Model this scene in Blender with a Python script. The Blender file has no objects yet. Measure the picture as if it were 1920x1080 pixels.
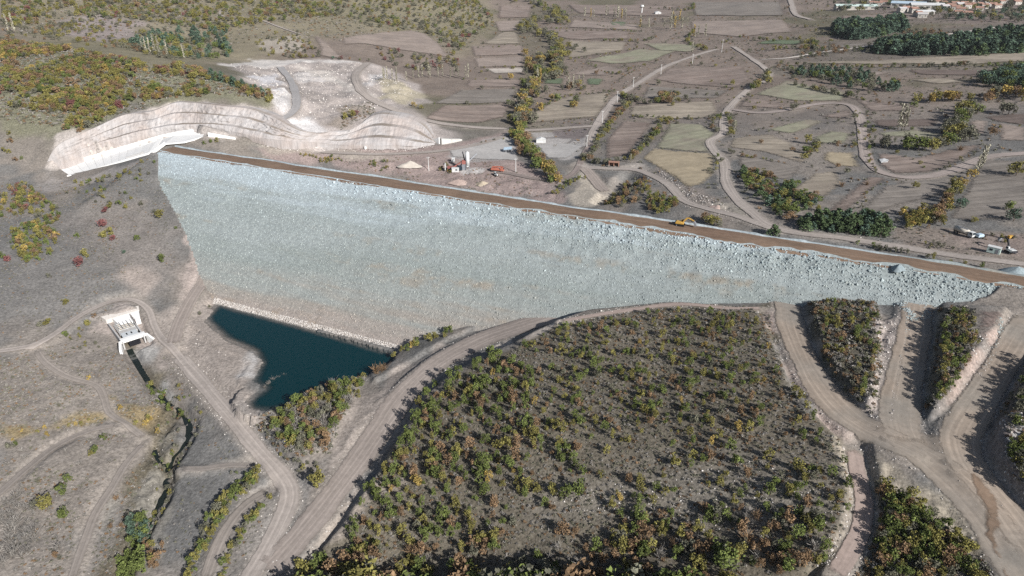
import bpy, bmesh, math, random
import numpy as np
from mathutils import Vector, Matrix
from mathutils.geometry import delaunay_2d_cdt

random.seed(7)
rng = np.random.default_rng(7)
R = math.radians
scene = bpy.context.scene
COL = scene.collection

# ------------------------------------------------------------------ camera, sky, sun, exposure
F, PITCH, ZC = 1280.0, R(26.7), 107.0            # focal length in photo pixels, tilt, height over the dam crest
cam_d = bpy.data.cameras.new('camera')
cam_d.sensor_width = 36.0
cam_d.lens = 36.0 * F / 1920.0
cam_d.clip_start = 1.0
cam_d.clip_end = 40000.0
cam = bpy.data.objects.new('camera', cam_d)
cam.location = (0, 0, ZC)
cam.rotation_euler = (math.pi / 2 - PITCH, 0, 0)
COL.objects.link(cam)
scene.camera = cam

SUN_AZ = (0.66, -0.75)
SUN_EL = R(29.5)
world = bpy.data.worlds.new('World')
scene.world = world
world.use_nodes = True
wn = world.node_tree
sky = wn.nodes.new('ShaderNodeTexSky')
sky.sky_type = 'NISHITA'
sky.sun_disc = False
sky.sun_elevation = SUN_EL
sky.sun_rotation = math.atan2(SUN_AZ[0], SUN_AZ[1])
sky.air_density = 1.0
sky.dust_density = 1.2
wn.nodes['Background'].inputs['Strength'].default_value = 0.05
wn.links.new(sky.outputs[0], wn.nodes['Background'].inputs['Color'])

sun_d = bpy.data.lights.new('sun', 'SUN')
sun_d.energy = 5.0
sun_d.angle = R(0.53)
sun_d.color = (1.0, 0.98, 0.955)
sun = bpy.data.objects.new('sun', sun_d)
_n = math.hypot(*SUN_AZ)
_d = Vector((-SUN_AZ[0] / _n * math.cos(SUN_EL), -SUN_AZ[1] / _n * math.cos(SUN_EL), -math.sin(SUN_EL)))
sun.rotation_euler = _d.to_track_quat('-Z', 'Y').to_euler()
COL.objects.link(sun)

scene.view_settings.view_transform = 'Standard'
scene.view_settings.look = 'None'
scene.view_settings.gamma = 1.0
scene.view_settings.use_curve_mapping = False
scene.view_settings.exposure = 0.46
scene.cycles.max_bounces = 4
scene.cycles.diffuse_bounces = 2
scene.cycles.glossy_bounces = 2
scene.cycles.transparent_max_bounces = 12
scene.cycles.volume_bounces = 0
scene.cycles.use_denoising = False

# ------------------------------------------------------------------ helpers
ALB = 0.80
def C(r, g, b, k=1.0):
    """a sunlit sRGB tone (0-255) turned into a base colour"""
    o = []
    for v in (r, g, b):
        v /= 255.0
        o.append((v / 12.92 if v <= 0.04045 else ((v + 0.055) / 1.055) ** 2.4) * ALB * k)
    return tuple(o)

def tag(o, label=None, cat=None, group=None, kind=None):
    if label: o['label'] = label
    if cat: o['category'] = cat
    if group: o['group'] = group
    if kind: o['kind'] = kind
    return o

def empty(name, loc=(0, 0, 0), rz=0.0, **kw):
    o = bpy.data.objects.new(name, None)
    o.location = loc
    o.rotation_euler = (0, 0, rz)
    o.empty_display_size = 0.5
    COL.objects.link(o)
    return tag(o, **kw)

def link(name, me, parent=None, **kw):
    o = bpy.data.objects.new(name, me)
    COL.objects.link(o)
    if parent is not None: o.parent = parent
    return tag(o, **kw)

def mesh_np(name, V, Fc, mat=None, smooth=True, attrs=None, uv=None):
    """V (n,3), Fc (m,k) with k 3 or 4"""
    V = np.asarray(V, np.float32); Fc = np.asarray(Fc, np.int32)
    me = bpy.data.meshes.new(name)
    n, m, k = len(V), len(Fc), Fc.shape[1]
    me.vertices.add(n); me.vertices.foreach_set('co', V.ravel())
    me.loops.add(m * k); me.loops.foreach_set('vertex_index', Fc.ravel())
    me.polygons.add(m); me.polygons.foreach_set('loop_start', np.arange(0, m * k, k, dtype=np.int32))
    me.polygons.foreach_set('loop_total', np.full(m, k, np.int32))
    me.polygons.foreach_set('use_smooth', np.full(m, smooth, bool))
    if attrs:
        for an, av in attrs.items():
            av = np.asarray(av, np.float32)
            if av.ndim == 2:
                a = me.attributes.new(an, 'FLOAT_COLOR', 'POINT')
                a.data.foreach_set('color', np.hstack([av, np.ones((n, 1), np.float32)]).ravel())
            else:
                a = me.attributes.new(an, 'FLOAT', 'POINT')
                a.data.foreach_set('value', av)
    if uv is not None:
        l = me.uv_layers.new(name='UVMap')
        l.data.foreach_set('uv', np.asarray(uv, np.float32)[Fc.ravel()].ravel())
    if mat: me.materials.append(mat)
    me.update(calc_edges=True)
    return me

# value noise
_TAB = rng.random((256, 256)).astype(np.float32)
def vnoise(x, y, s=0):
    x = np.asarray(x, np.float64) + s * 17.31; y = np.asarray(y, np.float64) + s * 9.73
    xi = np.floor(x).astype(np.int64); yi = np.floor(y).astype(np.int64)
    fx = x - xi; fy = y - yi
    fx = fx * fx * (3 - 2 * fx); fy = fy * fy * (3 - 2 * fy)
    a = _TAB[xi & 255, yi & 255]; b = _TAB[(xi + 1) & 255, yi & 255]
    c = _TAB[xi & 255, (yi + 1) & 255]; d = _TAB[(xi + 1) & 255, (yi + 1) & 255]
    return (a * (1 - fx) + b * fx) * (1 - fy) + (c * (1 - fx) + d * fx) * fy
def fbm(x, y, sc, oct=4, s=0):
    """about -1..1"""
    o = 0.0; a = 1.0; t = 0.0
    for i in range(oct):
        o = o + a * (vnoise(x / sc, y / sc, s + i * 3) * 2 - 1); t += a
        a *= 0.5; sc = sc * 0.5
    return o / t * 1.6
def sstep(a, b, x):
    t = np.clip((x - a) / (b - a), 0, 1)
    return t * t * (3 - 2 * t)

# pixel <-> place
SP, CP = math.sin(PITCH), math.cos(PITCH)
def ray(px, py):
    px = np.asarray(px, float); py = np.asarray(py, float)
    a = (px - 960) / F; b = (540 - py) / F
    return a, b * SP + CP, b * CP - SP
def atz(px, py, z):
    dx, dy, dz = ray(px, py)
    t = (np.asarray(z, float) - ZC) / dz
    return np.stack([dx * t, dy * t], -1)
def proj(P):
    P = np.asarray(P, float)
    v = P - np.array([0, 0, ZC])
    y = v[..., 1] * SP + v[..., 2] * CP; w = v[..., 1] * CP - v[..., 2] * SP
    return 960 + F * v[..., 0] / w, 540 - F * y / w

# ------------------------------------------------------------------ terrain: heights
CTRL = [  # px, py, height over the crest
 # left plain and abutment
 (0,660,-34),(0,560,-30),(0,470,-25),(0,400,-21),(60,345,-19),(20,320,-16),(100,430,-23),(200,400,-19),(250,350,-13),(285,330,-8.5),(270,305,-5),(250,320,-8),
 (292,290,-2),(290,340,-9.2),(345,440,-23.5),(370,520,-32.5),(398,570,-37.2),(150,500,-28),(240,470,-26),(250,530,-31),(150,560,-32.5),(120,610,-36),
 (310,600,-36),(340,560,-34.5),(280,670,-39),(0,800,-38.5),(100,750,-38.5),(180,700,-38.5),(100,860,-41),(0,930,-42.5),(200,850,-43),
 (0,1060,-44),(120,1000,-45),(90,1070,-46),(190,930,-45),(400,680,-37.6),(450,690,-37.4),(440,730,-37.8),(400,740,-39),(470,830,-41.5),(545,920,-44),(500,1040,-46),
 (420,900,-44),(400,1000,-46),(350,1070,-47.5),(360,830,-43.5),(330,770,-43.5),(230,640,-40),(215,590,-37),
 # stream
 (255,690,-43),(290,740,-45),(335,800,-46),(290,830,-45.8),(305,890,-47),(270,980,-48.5),(230,1060,-50),
 # pond shore and floor
 (390,600,-38),(440,640,-37.6),(487,672,-37.4),(478,715,-37.6),(470,760,-37.4),(560,660,-44),(640,690,-43),(450,590,-42),(520,730,-41),(700,670,-43),
 (520,765,-37.2),(600,735,-37.2),(660,712,-37.2),(720,690,-37),(750,662,-36.5),
 (500,820,-38.5),(560,800,-37.5),(620,800,-37.5),(560,880,-41.5),(640,830,-38.5),(600,880,-41),
 # haul road at the foot of the hill
 (560,1000,-44.5),(640,900,-40.5),(700,820,-37.5),(750,750,-35),(810,690,-32.5),(900,635,-29),(980,605,-26),(1060,575,-21.5),
 (690,760,-36.5),(740,700,-35.5),(800,650,-33),(880,612,-29.8),
 # foreground hill
 (1180,572,-17.5),(1290,566,-14.8),(1390,567,-12.5),(1475,566,-10.8),(1590,562,-8.8),(1690,562,-7),(1780,562,-5),(1880,558,-3),
 (1100,640,-20.5),(1000,700,-25.5),(900,750,-30.5),(820,820,-35),(1200,700,-19),(1350,650,-14.5),(1400,760,-15),(1200,830,-23),(1000,850,-29),
 (850,930,-37),(720,980,-41.5),(1000,970,-35),(1150,960,-29.5),(1300,900,-22.5),(1450,880,-17.5),(1300,1040,-29),(1100,1060,-37),(900,1062,-44),(750,1060,-49.5),(640,1062,-52.5),
 (1550,960,-17),(1500,1060,-22),(1600,1060,-19),(1560,860,-14),(1640,960,-14),
 # roads on the right
 (1490,640,-11.5),(1540,730,-11),(1600,790,-10.5),(1660,820,-10.5),(1700,640,-8.5),(1690,740,-9.5),(1690,800,-10.2),(1740,850,-10.5),(1800,910,-11.5),(1870,1000,-13),(1910,1060,-14),
 (1900,620,-4),(1860,700,-6.5),(1810,800,-9.5),(1570,650,-9),(1790,660,-6),(1910,720,-3.5),(1910,850,-6),(1910,950,-10),(1720,990,-14),(1800,1060,-15.5),
 # below the frame
 (0,1350,-46),(500,1350,-54),(960,1400,-50),(1500,1400,-33),(1920,1400,-22),
 # reservoir side just behind the crest
 (440,268,-5),(550,275,-11),(620,285,-14),(700,295,-16),(800,305,-17),(900,315,-17.5),(1000,325,-18),(1050,345,-18.5),(1120,350,-18),(1090,372,-19),(1180,370,-13),(1280,390,-10),(1360,400,-8),
 (1460,430,-6),(1600,450,-5.5),(1750,475,-5),(1880,490,-4.5),(1800,440,-4.5),(1900,450,-3.5),
 # valley floor
 (860,285,-17),(930,285,-17.5),(960,240,-16),(1040,270,-17),(1110,250,-15),(1130,310,-15),(1200,310,-13),(1230,345,-13.5),(1270,300,-10),(1340,340,-10),(1340,260,-9),(1200,235,-13),(1420,330,-8),
 (1500,380,-7),(1620,330,-6),(1620,250,-5),(1750,300,-3.5),(1750,380,-4),(1880,380,-2),(1900,300,0),(1880,230,3),(1500,230,-6),(1480,170,-4),(1650,180,-1),(1800,160,4),(1900,130,7),
 (1700,110,5),(1500,115,0),(1400,130,-3),(1250,180,-10),(1100,200,-13),(1150,140,-10),(1000,180,-14),(900,200,-13),(900,150,-11),(960,110,-10),(1100,100,-8),(1300,90,-4),(1250,60,-2),
 (1050,50,-4),(960,50,-6),(1100,20,1),(960,15,0),(1300,25,4),(1500,60,5),(1500,20,12),(1700,60,12),(1600,20,16),(1700,15,18),(1850,30,20),(1900,70,14),(1900,10,24),
 # spillway hill
 (130,335,-19),(240,300,-9),(95,318,-17),(150,292,-11),(230,270,-6),(330,258,-2),(420,250,-2),(500,255,-5),(600,265,-10),(700,275,-13),(780,275,-15),(860,262,-16),
 (110,262,-2),(170,245,3),(250,212,9),(330,190,14),(420,197,13),(500,200,9),(60,260,-4),(0,270,-6),(0,210,7),(100,200,10),(200,170,17),(350,160,20),(440,165,17),(505,180,13),(0,130,24),(150,130,26),
 (0,66,38),(120,90,36),(250,118,31),(350,140,25),
 # platform, quarry, second cut
 (440,118,7),(520,130,6),(600,115,5),(680,120,3),(560,160,4),(620,170,2),(640,205,-1),(560,205,2),(700,160,1),(690,195,-3),(720,205,-4),(790,212,-9),(830,225,-13),(760,150,-9),(800,185,-12),(740,125,-6),
 (520,225,-1),(600,240,-3.5),
 # hills behind
 (440,100,10),(350,75,14),(200,60,27),(60,45,34),(0,10,46),(150,10,42),(300,10,36),(300,45,26),(450,50,20),(450,5,36),(560,80,12),(560,40,22),(620,0,34),(700,60,9),(700,20,22),(780,90,0),(780,40,10),(780,0,30),(850,100,-5),(860,60,-1),(860,20,14),(910,45,-4),(930,20,0),(880,0,18),
]
CW = []
for px, py, z in CTRL:
    p = atz(px, py, z); CW.append((p[0], p[1], z))
CW += [(-520,330,10),(-500,200,-20),(-480,80,-36),(-420,-60,-44),(0,-60,-46),(420,-60,-15),(450,120,2),(470,260,6),(600,400,12),(900,700,22),
       (-620,520,60),(-800,800,90),(-600,1000,70),(-300,1200,60),(-1600,1600,180),(-900,1800,120),(-200,1700,40),(100,1900,15),(600,1700,28),(1300,1600,60),(2000,1500,110),(2400,2600,160),(1000,3000,90),(200,3200,70),(-1000,3200,190),(-2500,3000,260),
       (-6000,8000,500),(0,8000,380),(6000,8000,520),(-5500,4000,380),(5500,4000,380),
       # under the dam body
       (-120,350,-34),(-60,310,-38),(0,275,-33),(60,255,-24),(-150,380,-26),(-90,345,-37),(110,245,-15),(150,230,-9)]
CW = np.array(CW)
def _rbf():
    P = CW[:, :2]; n = len(P)
    S = 9.0
    D = np.sqrt(((P[:, None] - P[None]) ** 2).sum(-1) + S * S)
    A = np.zeros((n + 3, n + 3)); A[:n, :n] = -D + np.eye(n) * 12.0
    A[:n, n] = 1; A[:n, n + 1:] = P; A[n, :n] = 1; A[n + 1:, :n] = P.T
    b = np.zeros(n + 3); b[:n] = CW[:, 2]
    w = np.linalg.lstsq(A, b, rcond=None)[0]
    def f(x, y):
        x = x.ravel(); y = y.ravel(); out = np.empty(len(x))
        for i in range(0, len(x), 40000):
            xs = x[i:i + 40000]; ys = y[i:i + 40000]
            d = np.sqrt((xs[:, None] - P[:, 0]) ** 2 + (ys[:, None] - P[:, 1]) ** 2 + S * S)
            out[i:i + 40000] = -d @ w[:n] + w[n] + w[n + 1] * xs + w[n + 2] * ys
        return out
    return f
RBF = _rbf()

NX = 820
_ys = list(np.arange(-60, 330, 0.9))
while _ys[-1] < 8500: _ys.append(_ys[-1] + 0.9 + (_ys[-1] - 330) * 0.0125)
YS = np.array(_ys); NY = len(YS)
US = np.linspace(-1, 1, NX)
WY = 165 + 0.88 * np.clip(YS, 0, None)
GX = US[None, :] * WY[:, None]; GY = np.repeat(YS[:, None], NX, 1)
# coarse evaluation of the smooth base, then refined
_cs = 3
_iy = np.unique(np.r_[np.arange(0, NY, _cs), NY - 1]); _ix = np.unique(np.r_[np.arange(0, NX, _cs), NX - 1])
_cz = RBF(GX[np.ix_(_iy, _ix)], GY[np.ix_(_iy, _ix)]).reshape(len(_iy), len(_ix))
_t = np.empty((len(_iy), NX))
for k in range(len(_iy)): _t[k] = np.interp(np.arange(NX), _ix, _cz[k])
GZ = np.empty((NY, NX))
for k in range(NX): GZ[:, k] = np.interp(np.arange(NY), _iy, _t[:, k])

def H(x, y, G=None):
    G = GZ if G is None else G
    x = np.asarray(x, float); y = np.asarray(y, float)
    r = np.clip(np.interp(y, YS, np.arange(NY)), 0, NY - 1.001)
    i = r.astype(int); fy = r - i
    w = 165 + 0.88 * np.clip(y, 0, None)
    c = np.clip((x / w + 1) * 0.5 * (NX - 1), 0, NX - 1.001)
    j = c.astype(int); fx = c - j
    return (G[i, j] * (1 - fx) + G[i, j + 1] * fx) * (1 - fy) + (G[i + 1, j] * (1 - fx) + G[i + 1, j + 1] * fx) * fy
_MY = 25 * 1.006 ** np.arange(0, 960)
def cast(px, py):
    """photo pixels to ground points (n,3)"""
    px = np.atleast_1d(np.asarray(px, float)); py = np.atleast_1d(np.asarray(py, float))
    dx, dy, dz = ray(px, py)
    x = (dx / dy)[:, None] * _MY; z = ZC + (dz / dy)[:, None] * _MY
    g = z - H(x, np.broadcast_to(_MY, x.shape))
    hit = np.argmax(g < 0, 1); hit = np.where((g < 0).any(1), np.clip(hit, 1, None), len(_MY) - 1)
    k = np.arange(len(px))
    g0 = g[k, hit - 1]; g1 = g[k, hit]
    t = np.clip(g0 / np.where(np.abs(g0 - g1) < 1e-9, 1, g0 - g1), 0, 1)
    y = _MY[hit - 1] * (1 - t) + _MY[hit] * t
    xx = dx / dy * y
    return np.stack([xx, y, H(xx, y)], 1)
def castl(pts):
    a = np.array(pts, float)
    return cast(a[:, 0], a[:, 1])
def spline(P, step=2.0):
    P = np.asarray(P, float)
    if len(P) < 3:
        n = max(2, int(np.linalg.norm(P[1] - P[0]) / step)); t = np.linspace(0, 1, n)[:, None]
        return P[0] * (1 - t) + P[1] * t
    Q = np.vstack([2 * P[0] - P[1], P, 2 * P[-1] - P[-2]]); out = []
    for i in range(1, len(Q) - 2):
        p0, p1, p2, p3 = Q[i - 1], Q[i], Q[i + 1], Q[i + 2]
        n = max(2, int(np.linalg.norm(p2 - p1) / step))
        for t in np.linspace(0, 1, n, endpoint=False):
            out.append(0.5 * ((2 * p1) + (-p0 + p2) * t + (2 * p0 - 5 * p1 + 4 * p2 - p3) * t * t + (-p0 + 3 * p1 - 3 * p2 + p3) * t ** 3))
    out.append(P[-1])
    return np.array(out)
def seg_dist(x, y, L, vals=None):
    """distance of points to a polyline (and a value carried along it)"""
    best = np.full(x.shape, 1e9); bv = np.zeros(x.shape)
    for i in range(len(L) - 1):
        a = L[i]; b = L[i + 1]; d = b[:2] - a[:2]; ll = max(d @ d, 1e-9)
        t = np.clip(((x - a[0]) * d[0] + (y - a[1]) * d[1]) / ll, 0, 1)
        q = (x - a[0] - t * d[0]) ** 2 + (y - a[1] - t * d[1]) ** 2
        m = q < best
        best = np.where(m, q, best)
        if vals is not None: bv = np.where(m, vals[i] * (1 - t) + vals[i + 1] * t, bv)
    return np.sqrt(best), bv
def inside(x, y, P):
    r = np.zeros(x.shape, bool); n = len(P); j = n - 1
    for i in range(n):
        xi, yi, xj, yj = P[i][0], P[i][1], P[j][0], P[j][1]
        c = ((yi > y) != (yj > y)) & (x < (xj - xi) * (y - yi) / ((yj - yi) if yj != yi else 1e-9) + xi)
        r ^= c; j = i
    return r
def sdist(x, y, P):
    """signed distance to a closed outline, positive inside"""
    d, _ = seg_dist(x, y, np.vstack([P, P[:1]]))
    return np.where(inside(x, y, P), d, -d)
def window(P, m):
    """grid slices around an outline"""
    y0, y1 = P[:, 1].min() - m, P[:, 1].max() + m
    i0, i1 = np.searchsorted(YS, [y0, y1]); i0 = max(0, i0 - 1); i1 = min(NY, i1 + 1)
    x0, x1 = P[:, 0].min() - m, P[:, 0].max() + m
    xs = GX[i0:i1]; ok = ((xs > x0) & (xs < x1)).any(0); j = np.where(ok)[0]
    if len(j) == 0: return (slice(0, 0), slice(0, 0))
    return (slice(i0, i1), slice(j[0], j[-1] + 1))

# dam axis
DA = np.append(atz(300, 283, 0), 0.0); DB = np.append(atz(1900, 535, 0), 0.0)
DD = (DB - DA) / np.linalg.norm(DB - DA); DN = np.array([DD[1], -DD[0], 0.0])   # DN points to the near (downstream) side
if DN[1] > 0: DN = -DN
DLEN = np.linalg.norm(DB - DA); SL = 2.0
def dam_uv(x, y):
    return (x - DA[0]) * DD[0] + (y - DA[1]) * DD[1], (x - DA[0]) * DN[0] + (y - DA[1]) * DN[1]
def face(px, py):
    dx, dy, dz = ray(px, py); r = np.stack([dx, dy, dz], -1); o = np.array([0, 0, ZC])
    t = -(ZC * SL + (o - DA) @ DN) / (r[..., 2] * SL + r @ DN)
    return o + t[..., None] * r
def facel(pts):
    a = np.array(pts, float); return face(a[:, 0], a[:, 1])
POND_Z = -38.0

# gentle relief
_dist = np.sqrt(GX ** 2 + GY ** 2)
GZ += fbm(GX, GY, 26, 4, 1) * (0.45 + 0.35 * sstep(400, 900, _dist)) + fbm(GX, GY, 160, 3, 5) * (0.4 + 6 * sstep(700, 2500, _dist))
GZ += fbm(GX, GY, 4.5, 2, 9) * 0.12 * (1 - sstep(300, 500, _dist))

# raised ground with a steep edge (banks beside the roads cast the shadows)
def raise_poly(pix, dz, edge, ragged=0.6):
    P = castl(pix); s = window(P, edge + 3)
    x, y = GX[s], GY[s]
    if x.size == 0: return
    d = sdist(x, y, P[:, :2]) + fbm(x, y, 6, 3, 21) * ragged
    GZ[s] += dz * sstep(-edge * 0.5, edge * 0.5, d)
RAISES = [
 ([(1095,590),(1250,575),(1400,580),(1440,620),(1475,720),(1540,800),(1600,865),(1590,1000),(1500,1100),(1150,1110),(860,1110),(640,1110),(600,1040),(650,975),(700,905),(760,810),(800,745),(850,705),(910,672),(960,652),(1010,625),(1060,602)], 2.6, 2.6),
 ([(1517,575),(1565,568),(1640,572),(1650,620),(1645,700),(1642,760),(1615,775),(1578,745),(1537,672)], 2.0, 3.0),
 ([(1760,585),(1830,580),(1890,585),(1878,625),(1835,690),(1790,750),(1740,785),(1742,765),(1750,680)], 2.6, 3.0),
 ([(1945,640),(1912,690),(1890,760),(1860,830),(1890,900),(1945,960),(2000,900),(2000,640)], 2.0, 3.0),
 ([(1770,822),(1795,850),(1812,900),(1790,880),(1760,845)], 1.0, 1.5),
 ([(690,690),(760,648),(840,618),(880,605),(905,613),(840,640),(770,680),(700,720)], 1.4, 2.0),
 ([(490,800),(540,760),(640,715),(680,705),(660,770),(610,840),(570,870),(520,845)], 1.2, 4.0),
 ([(170,596),(240,575),(262,580),(258,590),(200,600)], 2.0, 2.0),
 ([(1560,330),(1640,352),(1590,403),(1560,412),(1510,400)], 0.0, 2.0),
]
for a in RAISES: raise_poly(*a)
def rough_poly(pix, amp, sc, edge=4.0):
    P = castl(pix); s = window(P, edge); x, y = GX[s], GY[s]
    if x.size: GZ[s] += (np.abs(fbm(x, y, sc, 4, 27)) - 0.25) * amp * sstep(0, edge, sdist(x, y, P[:, :2]))
rough_poly([(430,120),(560,113),(690,119),(740,132),(790,172),(760,200),(700,205),(640,235),(560,235),(500,200),(480,165)], 3.2, 22, 10)
rough_poly([(620,285),(760,300),(1000,330),(1060,350),(1050,378),(860,345),(640,310)], 1.6, 12)
rough_poly([(1440,585),(1470,575),(1490,640),(1545,745),(1600,810),(1560,800),(1500,730),(1455,650)], 1.1, 4, 1.5)
rough_poly([(1640,595),(1690,590),(1695,640),(1672,720),(1665,800),(1615,795),(1590,760),(1640,740),(1650,680)], 1.6, 5, 1.5)
rough_poly([(1840,625),(1885,600),(1880,650),(1835,710),(1780,780),(1735,805),(1740,775),(1800,715)], 1.6, 4.5, 1.5)
rough_poly([(1570,830),(1640,850),(1740,910),(1800,960),(1850,1030),(1840,1070),(1740,1000),(1650,930),(1600,940)], 1.4, 6, 2)
rough_poly([(1850,790),(1930,770),(1940,1000),(1880,920)], 2.0, 5, 2)
rough_poly([(240,650),(300,720),(360,780),(360,850),(330,900),(290,1000),(250,1090),(190,1090),(240,960),(270,840),(300,780)], 1.3, 6, 3)
rough_poly([(600,900),(680,770),(800,655),(890,612),(880,640),(800,690),(720,780),(640,880)], 0.9, 4, 2)
rough_poly([(1230,310),(1290,350),(1340,370),(1430,425),(1330,402),(1270,378),(1240,345)], 1.0, 5, 2)
rough_poly([(0,660),(200,640),(290,760),(200,960),(140,1090),(0,1090)], 0.5, 9, 6)
# hollows
def sink_line(pix, depth, hw, edge):
    L = spline(castl(pix), 2.0); s = window(L, hw + edge + 2); x, y = GX[s], GY[s]
    d, _ = seg_dist(x, y, L)
    GZ[s] -= depth * (1 - sstep(hw, hw + edge, d + fbm(x, y, 5, 2, 33) * 0.5))
STREAM = [(243,657),(262,690),(285,725),(310,752),(335,765),(350,785),(356,812),(340,840),(318,872),(312,905),(305,935),(285,970),(262,1005),(240,1050),(228,1090)]
STREAM2 = [(335,770),(318,795),(300,818),(290,845),(302,868),(316,876)]
sink_line(STREAM, 2.2, 1.2, 2.2)
sink_line(STREAM2, 1.2, 0.8, 1.6)
sink_line([(1140,372),(1160,352),(1178,335),(1190,325)], 4.0, 5.0, 5.0)

# ------------------------------------------------------------------ roads (pixel centre line, width m, tone, name, label)
ROADS = [
 # name, label, pixels, width, colour, flatten edge
 ('haul_road','wide graded haul road curving round the foot of the scrub hill',[(500,1085),(548,1025),(605,955),(665,872),(716,797),(765,732),(825,680),(900,640),(975,612),(1040,588),(1085,573)],9.6,'haul',2.0),
 ('dirt_road','pale dirt road running up the left valley past the pond',[(455,1110),(490,1050),(528,975),(543,930),(530,895),(480,838),(436,785),(402,745),(370,708),(335,668)],5.6,'road',3.0),
 ('dirt_track','narrow dirt track from the valley road past the outlet to the left edge',[(352,690),(335,668),(305,638),(290,612),(277,580),(245,558),(205,563),(150,595),(100,632),(60,650),(0,658),(-60,664)],3.2,'road',2.0),
 ('toe_road','grey access road climbing from the outlet to the left toe of the dam',[(325,648),(335,612),(352,575),(370,545),(388,515)],5.4,'haul',2.0),
 ('dirt_track','curving farm track on the left plain below the outlet',[(68,655),(85,680),(125,705),(180,722),(196,748),(205,775),(240,800),(272,825)],2.6,'track',1.5),
 ('dirt_track','faint wheel track along the left bank of the stream',[(272,828),(238,868),(210,915),(178,965),(162,1010),(150,1045),(132,1095)],2.6,'track',1.5),
 ('dirt_track','short track crossing the stream bed from the valley road',[(478,868),(430,872),(380,882),(340,884)],2.4,'track',1.0),
 ('dirt_track','earth track between two strips of shrubs near the bottom edge',[(505,915),(462,945),(430,985),(408,1030),(385,1095)],3.6,'track',1.5),
 ('dirt_track','faint track fork running to the left edge below the yellow hedge',[(225,800),(170,808),(110,830),(60,868),(0,925),(-40,960)],2.6,'track',1.5),
 ('haul_road','left branch of the three graded roads below the dam toe',[(1474,560),(1482,605),(1500,655),(1535,722),(1585,778),(1650,818),(1730,855),(1800,908),(1850,968),(1885,1030),(1935,1120)],9.4,'haul2',2.0),
 ('haul_road','middle branch of the three graded roads ramping up to the dam face',[(1722,560),(1716,615),(1702,680),(1690,740),(1686,790),(1700,835)],10.0,'haul2',2.0),
 ('haul_road','right branch of the three graded roads along the right edge',[(1935,595),(1898,655),(1858,715),(1822,775),(1800,820),(1812,865),(1845,915),(1890,970),(1945,1045)],8.6,'haul2',2.0),
 ('dirt_track','pinkish bulldozed path dropping from the road junction to the bottom edge',[(1602,838),(1612,885),(1622,935),(1615,990),(1592,1040),(1560,1095)],4.2,'pink',2.0),
 ('dirt_track','pale bulldozed strip along the top of the scrub hill by the dam',[(1050,608),(1110,592),(1190,580),(1280,571),(1370,573),(1430,580)],2.4,'pink',1.5),
 ('valley_road','gravel road winding down the valley from the village to the crest',[(1375,88),(1405,108),(1438,132),(1438,148),(1405,167),(1372,198),(1357,225),(1356,250),(1332,265),(1338,282),(1358,305),(1360,340),(1378,370),(1408,397),(1445,424),(1500,438),(1570,446),(1650,458),(1720,470),(1800,481),(1940,497)],5.8,'road',2.0),
 ('valley_road','straight gravel road lined with poles in the middle of the valley',[(1345,93),(1310,103),(1250,125),(1195,158),(1160,180),(1142,200),(1125,225),(1112,248),(1106,270)],6.0,'road',2.0),
 ('dirt_road','dirt road bending round the tan field above the crest',[(1080,308),(1130,316),(1190,321),(1232,333),(1258,352),(1285,378),(1330,393),(1380,404),(1425,420),(1465,434)],5.4,'road',2.0),
 ('site_track','wheel-rutted track looping below the working yard',[(1108,268),(1092,296),(1080,320),(1052,337),(1005,337),(955,326),(925,322)],4.2,'track2',1.5),
 ('dirt_road','looping gravel road through the fields on the right',[(1368,206),(1420,212),(1470,208),(1520,198),(1565,194),(1597,199),(1612,220),(1617,255),(1623,292),(1645,320),(1690,333),(1745,331),(1795,317),(1850,296),(1935,286)],6.2,'pinkroad',2.0),
 ('dirt_track','bright chalky track crossing the scrub towards the village',[(1425,113),(1480,109),(1540,99),(1600,91),(1660,82),(1720,73),(1800,62),(1870,52)],4.5,'chalk',2.0),
 ('dirt_road','pale road coming down from the far top edge',[(1478,-12),(1484,8),(1492,28),(1522,38)],9.0,'road',4.0),
 ('haul_road','curved haul road running off the white spoil platform',[(690,118),(668,138),(672,162),(695,186),(735,204),(790,224),(865,238),(958,243)],7.0,'road',2.0),
 ('haul_road','grey haul road descending the white spoil platform',[(525,126),(545,152),(556,186),(548,212),(505,236),(470,250)],6.0,'greyroad',2.0),
 ('dirt_road','pale service road in front of the second rock cut',[(968,243),(930,262),(870,277),(800,286),(700,290),(600,285)],5.0,'road',2.0),
 ('dirt_road','short pale road joining the yard to the pole-lined road',[(965,246),(1020,244),(1070,240),(1118,236)],6.0,'road',2.0),
 ('dirt_ramp','dirt ramp dropping from the road bend towards the crest',[(1092,312),(1110,330),(1128,350),(1138,366)],7.0,'haul',2.0),
 ('dirt_track','riverside track on the near side of the tree belt',[(1003,172),(985,190),(972,205)],4.0,'road',2.0),
 ('dirt_track','thin path wandering over the far hillside',[(412,20),(420,32),(480,36),(520,50),(565,66)],3.0,'road',2.0),
]
ROAD_GEO = []
for r in ROADS:
    L = spline(castl(r[2]), 2.5)
    z = L[:, 2].copy(); k = 9
    zp = np.pad(z, k, mode='edge'); z = np.convolve(zp, np.ones(2 * k + 1) / (2 * k + 1), 'valid')
    L[:, 2] = z
    hw = r[3] / 2; e = r[5] * (1 + np.linalg.norm(L[0]) / 500)
    s = window(L, hw + e + 2); x, y = GX[s], GY[s]
    if x.size:
        d, v = seg_dist(x, y, L, z)
        w = 1 - sstep(hw + 0.3, hw + e, d)
        GZ[s] = GZ[s] * (1 - w) + v * w
    ROAD_GEO.append(L)

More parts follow.
